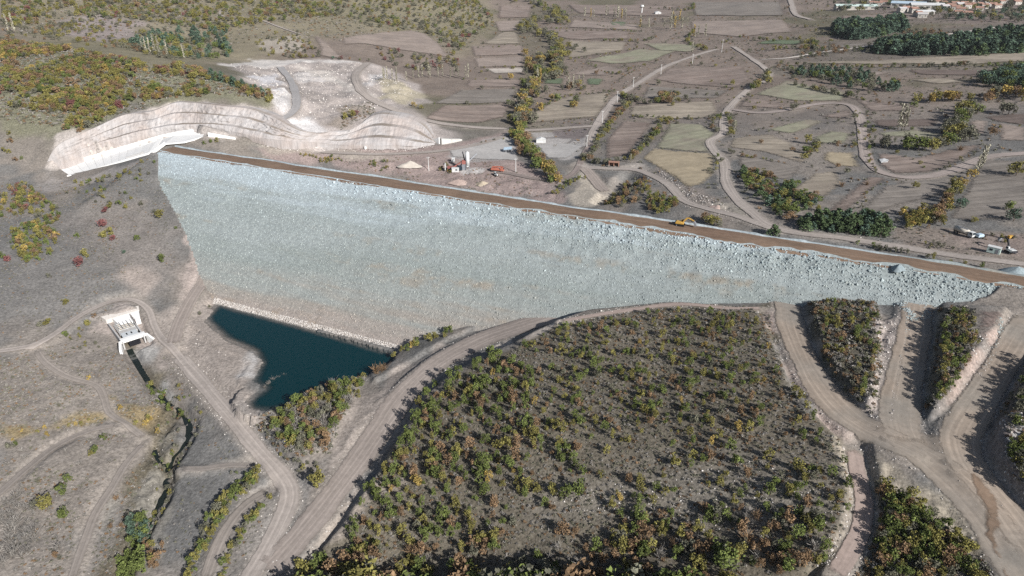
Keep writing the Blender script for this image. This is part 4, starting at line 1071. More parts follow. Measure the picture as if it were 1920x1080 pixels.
def trunk_mesh(kind, seed):
    r = np.random.default_rng(seed); bm = bmesh.new()
    def limb(p0, p1, r0, r1, n=5):
        p0 = Vector(p0); p1 = Vector(p1); q = (p1 - p0).to_track_quat('Z', 'Y')
        ring = []
        for p, rr in ((p0, r0), (p1, r1)):
            ring.append([bm.verts.new(p + q @ Vector((math.cos(6.2832 * i / n) * rr, math.sin(6.2832 * i / n) * rr, 0))) for i in range(n)])
        for i in range(n): bm.faces.new((ring[0][i], ring[0][(i + 1) % n], ring[1][(i + 1) % n], ring[1][i]))
    if kind == 'shrub':
        for k in range(4):
            a = r.uniform(0, 6.28); limb((0, 0, -0.06), (math.cos(a) * .2, math.sin(a) * .2, r.uniform(.45, .7)), 0.025, 0.008)
    elif kind == 'round':
        limb((0, 0, -0.05), (0, 0, 0.4), 0.032, 0.022)
        for k in range(5):
            a = r.uniform(0, 6.28); limb((0, 0, 0.36), (math.cos(a) * .26, math.sin(a) * .26, r.uniform(.6, .8)), 0.016, 0.005)
    elif kind == 'pine':
        limb((0, 0, -0.05), (0, 0, 0.94), 0.022, 0.004)
        for k in range(5):
            a = r.uniform(0, 6.28); z = r.uniform(.25, .7); limb((0, 0, z), (math.cos(a) * .22 * (1 - z), math.sin(a) * .22 * (1 - z), z + .06), 0.008, 0.003, 4)
    elif kind == 'poplar':
        limb((0, 0, -0.03), (0, 0, 0.98), 0.012, 0.002)
        for k in range(6):
            a = r.uniform(0, 6.28); z = r.uniform(.15, .6); limb((0, 0, z), (math.cos(a) * .05, math.sin(a) * .05, z + .25), 0.005, 0.0015, 4)
    me = bpy.data.meshes.new(f'{kind}_trunk'); bm.to_mesh(me); bm.free(); me.materials.append(M_bark)
    return me
def bare_mesh(seed, mat):
    """leafless crown: a spray of thin upright twigs"""
    r = np.random.default_rng(seed); n = 110; V = []; 
    b0 = np.column_stack([r.normal(0, .06, (n, 2)), r.uniform(0.0, 0.35, n)])
    d = np.column_stack([r.normal(0, .42, (n, 2)), r.uniform(0.5, 1.0, n)]); L = r.uniform(0.35, 0.65, n)
    e = b0 + d * L[:, None]; s = np.cross(d, r.normal(size=(n, 3))); s /= np.linalg.norm(s, axis=1)[:, None]
    w = 0.012
    V = np.stack([b0 - s * w, b0 + s * w, e + s * w * 0.5, e - s * w * 0.5], 1).reshape(-1, 3)
    return mesh_np('bare_crown', V, np.arange(4 * n).reshape(n, 4), mat, False, {'shade': np.repeat(r.uniform(.7, 1.3, n), 4)})
NSH = 6
CROWN = {}; TRUNK = {}
for kd, cols in (('shrub', ('green', 'olive', 'rust', 'yellow', 'red', 'dull', 'bluegreen')), ('round', ('green', 'olive', 'rust', 'yellow', 'red', 'dull', 'bluegreen')),
                 ('pine', ('pine', 'bluegreen')), ('poplar', ('pale', 'yellow'))):
    for s_i in range(NSH):
        TRUNK[kd, s_i] = trunk_mesh(kd, 300 + s_i)
        for cl in cols: CROWN[kd, s_i, cl] = crown_mesh(kd, 100 + s_i, LEAF[cl])
for s_i in range(NSH):
    TRUNK['bare', s_i] = TRUNK['shrub', s_i]
    for cl in ('grey', 'rust', 'dull'): CROWN['bare', s_i, cl] = bare_mesh(500 + s_i, LEAF[cl])

def blocked(x, y):
    i = np.clip(np.searchsorted(YS, y), 0, NY - 1); w = 165 + 0.88 * np.clip(y, 0, None)
    j = np.clip(np.rint((x / w + 1) * 0.5 * (NX - 1)).astype(int), 0, NX - 1)
    return GBLK[i, j]
for pix, k, adj in FIELDS:
    P = castl(pix); s = window(P, 2)
    if GX[s].size: GBLK[s] |= sdist(GX[s], GY[s], P[:, :2]) > 1.5

PLANTS = []    # kind, shape, colour, x, y, height, width factor, where
def pick(mix):
    k = list(mix); w = np.array([mix[q] for q in k], float); return k[rng.choice(len(k), p=w / w.sum())]
def add(kind, col, x, y, h, wf, where, block=True):
    if block and blocked(np.array([x]), np.array([y]))[0]: return
    PLANTS.append((kind, int(rng.integers(0, NSH)), col, float(x), float(y), float(h), float(wf), where))
def area(pix, n, kinds, mix, hr, where, mind=1.0, wr=(0.9, 1.25), clump=0.0, block=True):
    """plants spread over an outline"""
    P = castl(pix); lo = P.min(0); hi = P.max(0); got = []; tries = 0
    while len(got) < n and tries < 60:
        tries += 1
        x = rng.uniform(lo[0], hi[0], n); y = rng.uniform(lo[1], hi[1], n)
        ok = inside(x, y, P)
        if clump: ok &= (fbm(x, y, clump, 3, 171 + len(where)) + rng.normal(0, 0.25, n)) > 0.05
        for a, b in zip(x[ok], y[ok]):
            if len(got) >= n: break
            if mind and got and min((a - g[0]) ** 2 + (b - g[1]) ** 2 for g in got[-400:]) < mind * mind: continue
            got.append((a, b))
    for a, b in got:
        kd = pick(kinds) if isinstance(kinds, dict) else kinds
        m = mix[kd] if isinstance(mix.get(kd), dict) else mix
        h = rng.uniform(*hr)
        if kd == 'pine': h *= 1.25
        add(kd, pick(m), a, b, h, rng.uniform(*wr), where, block)
def row(pix, step, kinds, mix, hr, where, jit=1.5, wr=(0.9, 1.25), block=True):
    L = spline(castl(pix), step)
    for p in L:
        if rng.random() < 0.12: continue
        kd = pick(kinds) if isinstance(kinds, dict) else kinds
        m = mix[kd] if isinstance(mix.get(kd), dict) else mix
        add(kd, pick(m), p[0] + rng.normal(0, jit), p[1] + rng.normal(0, jit), rng.uniform(*hr), rng.uniform(*wr), where, block)
def spots(pts, where):
    """single plants: px, py of the foot, kind, colour, height, width factor"""
    a = np.array([(p[0], p[1]) for p in pts], float); P = cast(a[:, 0], a[:, 1])
    for q, p in zip(P, pts): add(p[2], p[3], q[0], q[1], p[4], p[5], where, False)

SH = {'green': .56, 'olive': .24, 'rust': .14, 'yellow': .03, 'dull': .03}
SHR = {'green': .40, 'olive': .34, 'rust': .16, 'yellow': .03, 'dull': .07}
AUT = {'olive': .42, 'rust': .26, 'green': .12, 'yellow': .08, 'dull': .10, 'red': .02}
# foreground hill
area([(640,1010),(690,930),(730,880),(770,810),(810,745),(860,708),(930,672),(1000,690),(1000,800),(1000,930),(900,1000),(760,1030),(680,1040)], 235, 'shrub', SH, (1.8,5.4), 'on the left flank of the hill', 2.1, (0.6,1.15), 0)
area([(960,655),(1060,612),(1250,585),(1410,588),(1450,660),(1300,690),(1100,680)], 170, 'shrub', SHR, (1.1,3.4), 'on the hill just below the dam toe', 1.6, (0.7,1.2), 0)
area([(1000,690),(1300,690),(1460,680),(1530,790),(1450,830),(1200,830),(1000,820)], 215, 'shrub', SHR, (1.1,3.8), 'in the middle of the scrub hill', 1.7, (0.7,1.2), 0)
area([(1000,820),(1200,830),(1450,830),(1540,810),(1600,880),(1585,1000),(1400,960),(1200,960),(1000,950)], 95, 'shrub', SHR, (1.4,4.2), 'on the stony right side of the hill', 1.9, (0.75,1.1), 8)
area([(640,1040),(760,1030),(900,1000),(1000,950),(1200,960),(1400,960),(1585,1000),(1600,1085),(600,1085)], 200, {'shrub': .8, 'bare': .2}, {'shrub': {'green': .3, 'olive': .3, 'rust': .24, 'dull': .16}, 'bare': {'grey': .8, 'rust': .2}}, (2.2,5.0), 'along the bottom of the hill', 1.6, (0.85,1.25), 7)
row([(690,925),(735,880),(775,800),(812,735),(855,705),(915,670)], 2.6, 'shrub', {'green': .7, 'olive': .2, 'rust': .1}, (3.2,5.2), 'on the bank right above the haul road', 1.0, (0.8,1.0))
spots([(1362,1065,'round','green',6.5,1.25),(1375,1050,'round','olive',4.5,1.2),(1265,870,'shrub','olive',4,1),(1060,930,'shrub','green',6,.9),(1085,925,'shrub','green',6,.9),(830,975,'shrub','green',6,.8)], 'near the bottom of the hill')
# lobes between the roads on the right
area([(1526,572),(1565,566),(1635,572),(1648,620),(1645,690),(1638,755),(1612,760),(1585,735),(1548,675)], 82, 'shrub', {'olive': .38, 'green': .3, 'rust': .2, 'dull': .12}, (1.5,3.0), 'between the left and middle haul roads', 1.3, (0.9,1.25))
area([(1772,590),(1828,588),(1826,650),(1795,720),(1758,765),(1752,740),(1762,680)], 66, 'shrub', {'olive': .4, 'green': .36, 'rust': .1, 'dull': .14}, (1.7,3.3), 'between the middle and right haul roads', 1.3, (0.9,1.25))
area([(1935,660),(1915,705),(1898,770),(1905,800),(1940,790),(1965,700)], 34, 'shrub', {'green': .5, 'olive': .3, 'dull': .2}, (2.0,3.6), 'at the right edge above the haul road', 1.5)
area([(1885,835),(1935,820),(1950,930),(1900,890)], 22, 'shrub', {'green': .5, 'olive': .3, 'dull': .2}, (2.4,4.0), 'on the dark slope at the lower right edge', 1.5)
area([(1640,915),(1690,930),(1740,960),(1800,1010),(1830,1085),(1640,1085),(1650,1010)], 100, 'shrub', {'olive': .38, 'green': .34, 'rust': .14, 'dull': .14}, (2.2,4.6), 'on the slope below the road junction', 1.6)
# pond side
area([(500,790),(560,750),(640,718),(690,700),(672,745),(640,790),(620,830),(580,850),(520,830)], 105, {'shrub': .78, 'bare': .22}, {'shrub': {'green': .3, 'olive': .4, 'rust': .12, 'dull': .18}, 'bare': {'grey': 1}}, (2.4,4.6), 'in the thicket beside the pond', 1.4)
row([(545,752),(590,738),(640,722),(690,704)], 3.0, 'bare', {'grey': 1}, (2.5,4.5), 'leafless at the water edge of the pond', 1.0)
row([(675,712),(712,690),(752,662),(800,640),(845,622),(890,606)], 1.7, 'shrub', {'olive': .4, 'green': .35, 'yellow': .15, 'rust': .1}, (2.2,4.2), 'between the dam toe and haul road', 0.9)
area([(520,850),(590,850),(600,880),(560,905)], 14, 'shrub', {'dull': .5, 'olive': .3, 'grey': 0} if False else {'dull': .6, 'olive': .4}, (1.4,2.6), 'beside the fork of the valley road', 1.5)
spots([(610,835,'shrub','rust',5.0,1.1),(597,915,'round','olive',6.5,1.1),(706,700,'bare','rust',5.0,1.2),(718,695,'bare','rust',4.5,1.2),(628,800,'shrub','green',4.5,1.1)], 'standing out near the south shore of the pond')
spots([(x, y, 'bare', 'grey', h, 1) for x, y, h in ((505,722,2.5),(514,716,3),(523,712,2.5),(534,708,2.6),(497,728,2))], 'drowned in the shallow water of the pond')
# stream side and left plain
row([(205,772),(240,780),(275,800),(300,808)], 1.8, 'shrub', {'yellow': .5, 'olive': .4, 'dull': .1}, (1.4,2.8), 'in the yellow hedge by the stream', 2.2)
row([(20,815),(60,810),(110,803),(165,790)], 2.0, 'shrub', {'yellow': .45, 'olive': .35, 'dull': .2}, (1.0,2.2), 'in the yellow hedge on the left plain', 1.6)
row([(285,725),(310,755),(322,765)], 1.6, 'shrub', {'green': .8, 'olive': .2}, (1.4,2.6), 'on the bank of the outlet stream', 0.9)
row([(345,762),(352,785)], 1.6, 'shrub', {'green': .6, 'olive': .4}, (1.4,2.6), 'on the right bank of the stream bend', 0.9)
area([(230,1045),(265,1040),(270,1075),(235,1090),(210,1080)], 16, 'shrub', {'green': 1}, (2.6,4.4), 'in the green thicket by the stream', 1.2)
area([(245,985),(275,975),(275,1020),(250,1030)], 12, 'shrub', {'bluegreen': .6, 'green': .4}, (3.0,5.0), 'in the dark trees shading the stream', 1.2)
area([(275,1020),(310,1020),(305,1060),(280,1070)], 10, 'shrub', {'rust': .8, 'olive': .2}, (2.2,3.8), 'on the rusty bank right of the stream', 1.2)
area([(492,882),(482,905),(432,950),(402,1000),(385,1040),(362,1085),(345,1080),(372,1010),(405,950),(448,905)], 80, 'shrub', {'green': .4, 'olive': .45, 'dull': .15}, (1.2,3.8), 'left of the earth track', 1.3, (0.8,1.4), 5)
area([(512,925),(506,942),(468,985),(444,1030),(420,1085),(404,1085),(432,1030),(462,975)], 50, 'shrub', {'green': .4, 'olive': .4, 'dull': .2}, (1.0,3.4), 'right of the earth track', 1.2, (0.8,1.4), 5)
area([(0,930),(55,935),(75,985),(55,1055),(0,1060)], 34, 'bare', {'grey': 1}, (2.2,4.0), 'in the lower left corner thicket', 1.5)
spots([(90,955,'round','olive',5.2,1.2),(75,950,'round','dull',4.2,1.2),(118,925,'shrub','green',4.0,1.0),(128,905,'shrub','green',3.4,.9),(120,970,'shrub','green',4.2,1.1),(195,825,'shrub','green',3.0,1),(180,850,'shrub','green',3.2,1.1),(172,855,'shrub','olive',2.6,1.1),(168,712,'shrub','yellow',2.4,1),(110,1030,'bare','grey',3.5,1.2),(105,1045,'shrub','rust',2,1.3),(20,840,'shrub','dull',3,1.3),(30,835,'shrub','green',2,1.2)], 'standing alone on the lower left plain')
area([(440,860),(485,880),(470,900),(430,890)], 10, 'shrub', {'dull': .7, 'green': .3}, (1.0,2.0), 'on the earth bank by the stream crossing', 1.2)
row(STREAM[2:], 0.75, {'shrub': .7, 'bare': .3}, {'shrub': {'dull': .5, 'green': .3, 'olive': .2}, 'bare': {'grey': .7, 'rust': .3}}, (0.7,2.3), 'lining the stream', 2.6)
row(STREAM2, 1.8, 'shrub', {'dull': .6, 'green': .4}, (0.6,1.5), 'lining the side arm of the stream', 1.6)
row([(225,930),(235,960),(222,985)], 1.6, 'bare', {'rust': .6, 'grey': .4}, (1.4,2.6), 'in the reddish thicket left of the stream', 2.0)
row([(170,615),(140,640),(150,655),(175,640)], 2.0, 'shrub', {'dull': .7, 'olive': .3}, (0.8,1.8), 'in the scrub left of the outlet', 2.2)
area([(560,1140),(760,1135),(1000,1140),(1300,1150),(1320,1230),(900,1240),(560,1235)], 130, 'round', {'dull': .4, 'green': .3, 'rust': .2, 'olive': .1}, (11,15), 'in the tall trees at the bottom edge', 2.5, (0.9,1.2), 0, False)
spots([(575,1074,'round','olive',6,1.2),(600,1072,'round','green',6.5,1.2),(625,1078,'round','rust',6,1.2),(655,1084,'round','olive',6,1.2),(690,1086,'round','dull',6,1.2)], 'lit at the bottom edge beside the haul road')
area([(0,680),(180,700),(230,800),(200,940),(120,1080),(0,1080)], 85, 'bare', {'grey': .8, 'dull': .2}, (0.8,2.2), 'on the lower left plain', 2.5)
area([(90,600),(200,590),(200,650),(120,690)], 26, 'bare', {'grey': .7, 'dull': .3}, (0.8,1.8), 'in the scrub left of the outlet', 1.8)
# left abutment shrubs
area([(0,355),(50,345),(110,390),(115,430),(85,440),(60,400),(0,410)], 95, 'shrub', AUT, (2.2,4.2), 'in the upper thicket at the left edge', 1.6)
area([(20,430),(70,415),(108,440),(100,480),(60,500),(25,470)], 80, 'shrub', {'olive': .45, 'green': .35, 'yellow': .08, 'rust': .12}, (2.0,4.2), 'in the lower thicket at the left edge', 1.6)
spots([(198,400,'shrub','red',4.0,1.2),(207,392,'shrub','olive',4.2,1.1),(195,425,'round','red',5,1.3),(205,440,'shrub','olive',4.6,1.4),(212,450,'shrub','red',3.6,1.2),(195,445,'shrub','olive',3.8,1.4),(150,500,'shrub','red',5.2,1.3),(160,482,'shrub','olive',4.4,1.3),(300,408,'round','olive',4.8,1.4),(305,492,'shrub','green',4.6,1.2),(290,400,'shrub','dull',3.0,1.0),(258,450,'shrub','green',3.2,1.3),(265,385,'shrub','dull',3,1.1),(232,475,'shrub','bluegreen',2.2,1.2),(122,570,'shrub','olive',3,1.4),(90,610,'shrub','olive',3.2,1.5),(78,612,'shrub','dull',2.8,1.4),(145,445,'shrub','green',2.6,1.4),(92,520,'shrub','dull',2.6,1.2),(15,490,'shrub','red',3.6,1.3),(3,485,'shrub','green',4,1.2),(165,610,'shrub','olive',3.2,1.2),(125,630,'shrub','green',3,1.2),(330,430,'shrub','green',1.8,1.2),(180,380,'shrub','dull',2,1.2),(178,595,'shrub','rust',2.5,1.2),(393,578,'shrub','dull',2.2,1.2),(375,590,'shrub','dull',2.0,1.2)], 'scattered on the bare left abutment')
area([(130,345),(230,325),(290,300),(290,325),(250,350),(260,395),(200,390),(150,365),(120,380)], 40, 'shrub', {'olive': .4, 'green': .3, 'dull': .3}, (1.6,3.4), 'below the spillway chute', 2.0)
area([(5,250),(40,250),(45,300),(5,310)], 7, 'shrub', AUT, (2.5,4), 'on the bare ground left of the rock cut', 3)
# autumn hill above the cut
area([(0,70),(120,93),(300,130),(430,152),(508,190),(440,190),(330,182),(250,196),(175,236),(150,250),(100,245),(0,222)], 900, {'round': .55, 'shrub': .45}, AUT, (3.0,6.0), 'on the autumn hill above the spillway cut', 2.0, (1.0,1.45), 22)
row([(395,150),(430,158),(470,172),(490,180)], 4.0, 'pine', {'bluegreen': .7, 'pine': .3}, (6,9), 'on the back edge of the autumn hill', 2.0)
row([(340,128),(400,148),(480,175),(505,190)], 2.5, 'round', {'rust': .5, 'olive': .4, 'yellow': .1}, (4,6), 'along the ridge of the autumn hill', 2.5, (1.1,1.4))
# hills behind
area([(0,-15),(300,-10),(640,-15),(640,30),(420,60),(270,40),(110,30),(0,55)], 1000, {'round': .6, 'shrub': .4}, {'olive': .5, 'dull': .28, 'rust': .08, 'green': .12, 'red': .02}, (3,7), 'on the far hillside at the top left', 2.5, (1.1,1.6), 0)
area([(0,50),(110,35),(270,45),(420,60),(430,100),(330,115),(150,85),(0,66)], 260, {'round': .5, 'shrub': .5}, {'dull': .5, 'olive': .4, 'rust': .1}, (2.5,5.5), 'in the hollow behind the autumn hill', 3.0, (1.1,1.6), 30)
area([(930,0),(1560,0),(1560,120),(1400,250),(1130,250),(960,230),(800,225),(900,100)], 420, {'round': .5, 'shrub': .5}, {'dull': .6, 'olive': .25, 'rust': .1, 'green': .05}, (1.6,4.5), 'scattered over the valley floor', 4.0, (1.1,1.6))
area([(1400,130),(1920,130),(1920,420),(1700,430),(1480,400),(1380,280)], 160, {'round': .4, 'shrub': .6}, {'dull': .6, 'olive': .25, 'rust': .15}, (1.2,3.4), 'scattered over the fields on the right', 3.0, (1.1,1.6))
area([(640,-12),(880,-12),(930,45),(880,75),(855,110),(830,85),(800,60),(700,55),(640,30)], 560, {'round': .6, 'shrub': .4}, {'dull': .45, 'olive': .38, 'green': .10, 'rust': .04, 'red': .03}, (4,7), 'on the far hill in the top middle', 3.0, (1.1,1.5))
area([(260,60),(430,55),(440,105),(330,110),(240,90)], 110, {'round': .6, 'pine': .4}, {'round': {'green': .4, 'dull': .3, 'olive': .3}, 'pine': {'bluegreen': 1}}, (4,8), 'in the green hollow behind the autumn hill', 3.0, (1.1,1.5))
area([(470,70),(560,60),(600,100),(600,112),(480,105)], 60, 'shrub', {'olive': .5, 'dull': .3, 'rust': .2}, (3,5), 'round the terraced patch above the platform', 3.0, (1.1,1.5))
area([(700,90),(790,92),(860,115),(860,140),(800,135),(730,122)], 90, 'shrub', {'dull': .6, 'olive': .2, 'red': .1, 'rust': .1}, (3,5.5), 'on the scrubby slope behind the spoil platform', 2.5, (1.1,1.5))
spots([(425,92,'pine','bluegreen',13,1.3),(415,90,'pine','bluegreen',11,1.3),(660,222,'round','olive',7,1.1),(650,225,'round','olive',6,1.2),(668,218,'round','red',5,1.2),(775,200,'shrub','yellow',4,1.6),(790,205,'shrub','olive',4,1.4),(640,112,'round','red',4.5,1.3),(625,112,'round','bluegreen',4,1.4),(880,70,'round','red',6,1.2),(570,90,'round','rust',5,1.2)], 'standing out on the slopes round the spoil platform')
row([(715,150),(760,150),(810,146),(860,146)], 5, 'poplar', {'pale': 1}, (9,13), 'in the pale row behind the spoil platform', 2.5)
spots([(x, y, 'poplar', 'pale', h, 1) for x, y, h in ((18,62,16),(28,62,17),(275,100,13),(283,104,14),(292,103,16),(300,104,15),(315,108,14),(346,112,12),(268,96,10),(335,8,14),(878,148,15),(873,150,13))], 'in the hollow behind the autumn hill')
# slopes by the cut
row([(345,268),(365,262),(385,266),(410,268)], 2.0, 'shrub', {'olive': .6, 'green': .4}, (2,4), 'on the knoll behind the dam crest', 1.2)
row([(535,270),(570,272),(615,276)], 2.4, 'shrub', {'olive': .6, 'green': .25, 'red': .15}, (2,3.4), 'in the hedge in front of the rock cut', 1.2)
area([(560,290),(620,292),(650,305),(600,305)], 22, 'shrub', {'olive': .6, 'green': .2, 'yellow': .2}, (1.6,3), 'just behind the left part of the crest', 1.5)
area([(690,305),(720,300),(740,320),(700,325)], 14, 'shrub', {'olive': .5, 'green': .5}, (1.4,2.6), 'on the dry slope behind the crest', 1.5)
area([(820,310),(850,306),(850,325),(815,325)], 8, 'shrub', {'olive': .7, 'yellow': .3}, (1.8,3), 'beside the batching plant', 1.5)
# riverside belt
BELT = {'dull': .52, 'olive': .24, 'rust': .08, 'green': .10, 'yellow': .06}
row([(1045,342),(1030,328),(1010,305),(990,285),(972,262),(978,235),(985,215)], 2.3, 'round', {'rust': .35, 'olive': .3, 'green': .25, 'yellow': .1}, (5,9), 'in the near end of the riverside tree belt', 3.0, (0.95,1.3), False)
row([(968,235),(985,215),(990,190),(1005,165),(1015,145),(1005,120),(1040,110),(1045,135),(1030,150)], 3.0, 'round', BELT, (6,11), 'in the middle of the riverside tree belt', 5.0, (1.0,1.3), False)
row([(1045,120),(1055,95),(1040,75),(1010,65),(985,55),(1010,40),(1045,45),(1035,20),(1000,8),(970,2)], 4.5, 'round', {'dull': .5, 'olive': .4, 'green': .1}, (7,12), 'in the far end of the riverside tree belt', 8.0, (1.0,1.4), False)
spots([(1013,160,'poplar','yellow',16,1.2),(1008,155,'poplar','pale',15,1.2),(990,120,'round','yellow',9,1.4),(985,105,'round','yellow',9,1.4),(992,128,'round','olive',8,1.4),(1005,160,'round','yellow',9,1.2),(1072,202,'round','olive',7,1.1),(1080,192,'round','green',7,1.0),(1045,190,'round','green',8,1.2),(1033,188,'round','yellow',6,1.2),(957,150,'round','yellow',7,1.3),(1012,208,'round','yellow',8,1.3),(1118,140,'round','rust',5,1.2)], 'standing beside the riverside belt')
row([(1058,166),(1092,166)], 3.2, 'poplar', {'pale': 1}, (11,14), 'in the short row by the green fields', 1.0)
area([(1055,160),(1100,160),(1100,172),(1050,172)], 12, 'round', {'dull': .5, 'rust': .3, 'olive': .2}, (4,7), 'at the foot of the row by the green fields', 2.5)
# far poplars
for pl in ([(1115,45),(1128,44)],[(1140,30),(1160,32),(1165,36)],[(1200,52),(1225,54)],[(1250,52),(1270,54),(1285,52)],[(1250,40),(1280,40)],[(1300,68),(1320,72)],[(1240,90),(1270,95)],[(1290,100),(1310,104)],[(1165,18),(1180,30)],[(1095,30),(1110,34)],[(1240,20),(1250,30)]):
    row(pl, 5.5, 'poplar', {'pale': .7, 'yellow': .3}, (12,19), 'among the far valley fields', 5.0, (1.1,1.6))
# hedges between the fields
HED = {'dull': .5, 'olive': .25, 'rust': .1, 'green': .15}
for pl, st, hr in (([(1100,120),(1150,140),(1190,128)],5,(2,4)),([(1060,113),(1120,105),(1200,90)],6,(2,4)),([(1130,78),(1200,78),(1220,74)],4,(3,6)),([(1050,60),(1120,58),(1200,60)],8,(2,4)),([(1120,48),(1160,58),(1200,60)],6,(2,4)),
    ([(1155,172),(1100,178),(1060,182),(1030,195),(1000,212)],3.5,(1.5,3)),([(1000,232),(1060,226),(1115,222)],4,(1,2)),([(1190,130),(1150,160),(1135,195)],6,(1,2.4)),
    ([(1160,180),(1195,190),(1215,195),(1235,192)],3,(3,5.5)),([(1145,235),(1160,215),(1180,195)],2.6,(3,5.5)),([(1185,220),(1240,222),(1310,225)],3,(2,3.4)),([(1232,232),(1250,228),(1230,252),(1205,280),(1185,300)],2.2,(3,5)),
    ([(1120,250),(1140,240),(1122,265),(1115,285),(1095,300),(1130,308),(1170,302)],2.2,(2.5,4.5)),([(1345,245),(1335,235),(1350,215)],3.5,(2,4)),([(1365,215),(1372,240),(1366,255)],3.0,(2.5,5)),([(1335,325),(1345,310),(1346,295)],3,(2,3.4)),
    ([(1380,185),(1430,195),(1490,193)],4.5,(1.5,2.6)),([(1490,160),(1560,176),(1595,182)],3,(3,6)),([(1590,182),(1650,195),(1720,200)],4.5,(2,4.5)),([(1640,240),(1690,246),(1720,240)],6,(1.5,3)),
    ([(1510,300),(1522,285),(1530,270)],2.2,(3,5.5)),([(1540,272),(1570,272),(1600,273)],4,(2,4)),([(1360,285),(1390,293),(1440,300),(1460,303)],3.2,(1.5,3)),([(1640,290),(1628,300),(1640,325)],4,(1.2,2.4)),
    ([(1625,230),(1628,255),(1630,285)],4,(1.5,3)),([(1605,210),(1607,240),(1606,270)],5,(1.2,2.4)),([(1700,295),(1760,320),(1800,303),(1840,280)],5,(1.5,2.6)),([(1590,404),(1620,375),(1650,348),(1690,338)],3.5,(1,1.8)),
    ([(1460,120),(1540,126),(1640,128),(1760,126),(1900,122)],3.5,(3,6)),([(1420,160),(1410,168),(1440,145)],4,(4,7)),([(1200,15),(1290,20),(1300,10)],9,(4,7)),([(1380,70),(1440,78),(1500,74)],7,(4,7)),([(1300,60),(1290,80),(1320,95)],7,(3,6)),
    ([(1215,200),(1260,200)],6,(2,4)),([(880,270),(940,262)],3.2,(1,2)),([(1060,232),(1110,230)],4,(.8,1.6)),([(880,90),(980,88)],9,(2,3)),([(890,128),(985,126)],9,(2,3)),([(870,150),(975,150)],8,(1.5,3)),([(820,196),(955,194)],7,(1,2)),([(640,112),(690,115)],6,(2,4)),
    ([(1530,60),(1560,66),(1590,60)],6,(4,7)),([(1450,95),(1490,92),(1540,92)],4.5,(4,7)),([(1500,84),(1520,80),(1530,95)],5,(4,7)),([(1270,150),(1330,155),(1370,168)],9,(2,4)),([(1200,165),(1260,175),(1340,180)],8,(2,4))):
    row(pl, st, {'round': .45, 'shrub': .55}, HED, hr, 'in the valley hedgerows', 1.2, (1.0,1.5), False)
area([(1225,178),(1260,180),(1290,190),(1245,196)], 14, 'round', {'dull': .4, 'olive': .4, 'rust': .2}, (5,8), 'in the clump in the middle of the valley', 2.5, (1,1.3), 0, False)
spots([(1077,203,'round','yellow',7,1.1),(1082,192,'round','dull',7,1.0),(1255,195,'round','rust',7,1.2),(1180,192,'round','dull',8,1.1),(1168,200,'round','dull',7,1.1),(1235,160,'round','dull',6,1.3),(1285,168,'round','dull',3,1.2),(1372,160,'round','olive',6,1.1),(1418,165,'round','olive',8,1.2),(1440,158,'round','olive',8,1.1),(1440,142,'round','dull',8,1.3),(1425,270,'round','rust',3.5,1.3),(1485,285,'round','rust',3.5,1.3),(1600,223,'round','dull',5,1.1),(1485,208,'round','dull',6,1.2),(1513,270,'round','olive',7,1.0),(1490,204,'round','dull',5,1.2),(1800,283,'bare','rust',5,1.2),(1570,316,'round','rust',3.5,1.2),(1587,328,'round','dull',4.5,1.2),(1578,350,'bare','rust',4,1.3),(1625,348,'bare','rust',3.5,1.1),(1905,330,'round','olive',9,1.3),(1900,415,'round','bluegreen',7,1.2),(1800,390,'round','bluegreen',6,1.3),(1820,335,'round','yellow',6,1.1),(1715,355,'round','olive',4.5,1.1),(1890,395,'round','green',5,1.3),(1885,455,'shrub','olive',2,1.4)], 'standing alone among the valley fields')
spots([(x, y, 'poplar', 'pale', h, 1.3) for x, y, h in ((1683,244,17),(1690,244,16),(1696,243,14),(1835,320,14),(1842,312,12),(1828,328,11),(1376,250,9),(1182,305,6))], 'in the small clumps beside the looping road')
# trees on the right
row([(1720,192),(1745,190),(1770,188),(1800,192)], 3.4, 'round', {'yellow': .45, 'olive': .35, 'rust': .2}, (7,10), 'in the yellow clump on the right', 3.0, (1,1.3), False)
row([(1850,190),(1880,180),(1900,180),(1915,185)], 4, 'round', {'rust': .4, 'yellow': .25, 'dull': .35}, (8,11), 'in the orange clump at the right', 3.0, (1,1.3), False)
row([(1815,205),(1815,220),(1795,235),(1780,245),(1800,262),(1780,270),(1760,278),(1720,282),(1690,283),(1660,275)], 3.2, 'round', {'dull': .4, 'green': .3, 'olive': .3}, (6,11), 'in the dark tree belt on the right', 2.6, (1,1.35), False)
spots([(1890,215,'round','dull',9,1.3),(1880,212,'round','dull',8,1.2),(1855,250,'shrub','rust',5,1.1),(1862,255,'round','rust',6,1.0),(1640,262,'shrub','dull',3,1)], 'standing near the dark tree belt on the right')
area([(1830,158),(1870,140),(1925,120),(1960,140),(1950,190),(1900,175),(1850,170)], 70, 'round', {'bluegreen': .7, 'green': .3}, (8,13), 'in the dark wood at the right edge', 3.5, (1,1.3), 0, False)
area([(1560,130),(1600,140),(1690,160),(1680,172),(1600,170),(1560,158),(1480,140)], 60, {'round': .6, 'pine': .4}, {'round': {'dull': .6, 'green': .4}, 'pine': {'bluegreen': 1}}, (4.5,8), 'in the strip of trees above the looping road', 3.0, (1.0,1.4), 0, False)
area([(1450,128),(1560,130),(1590,145),(1500,142)], 45, 'shrub', {'dull': .7, 'green': .3}, (3,5), 'in the scrub above the pale green field', 3.0, (1.0,1.4))
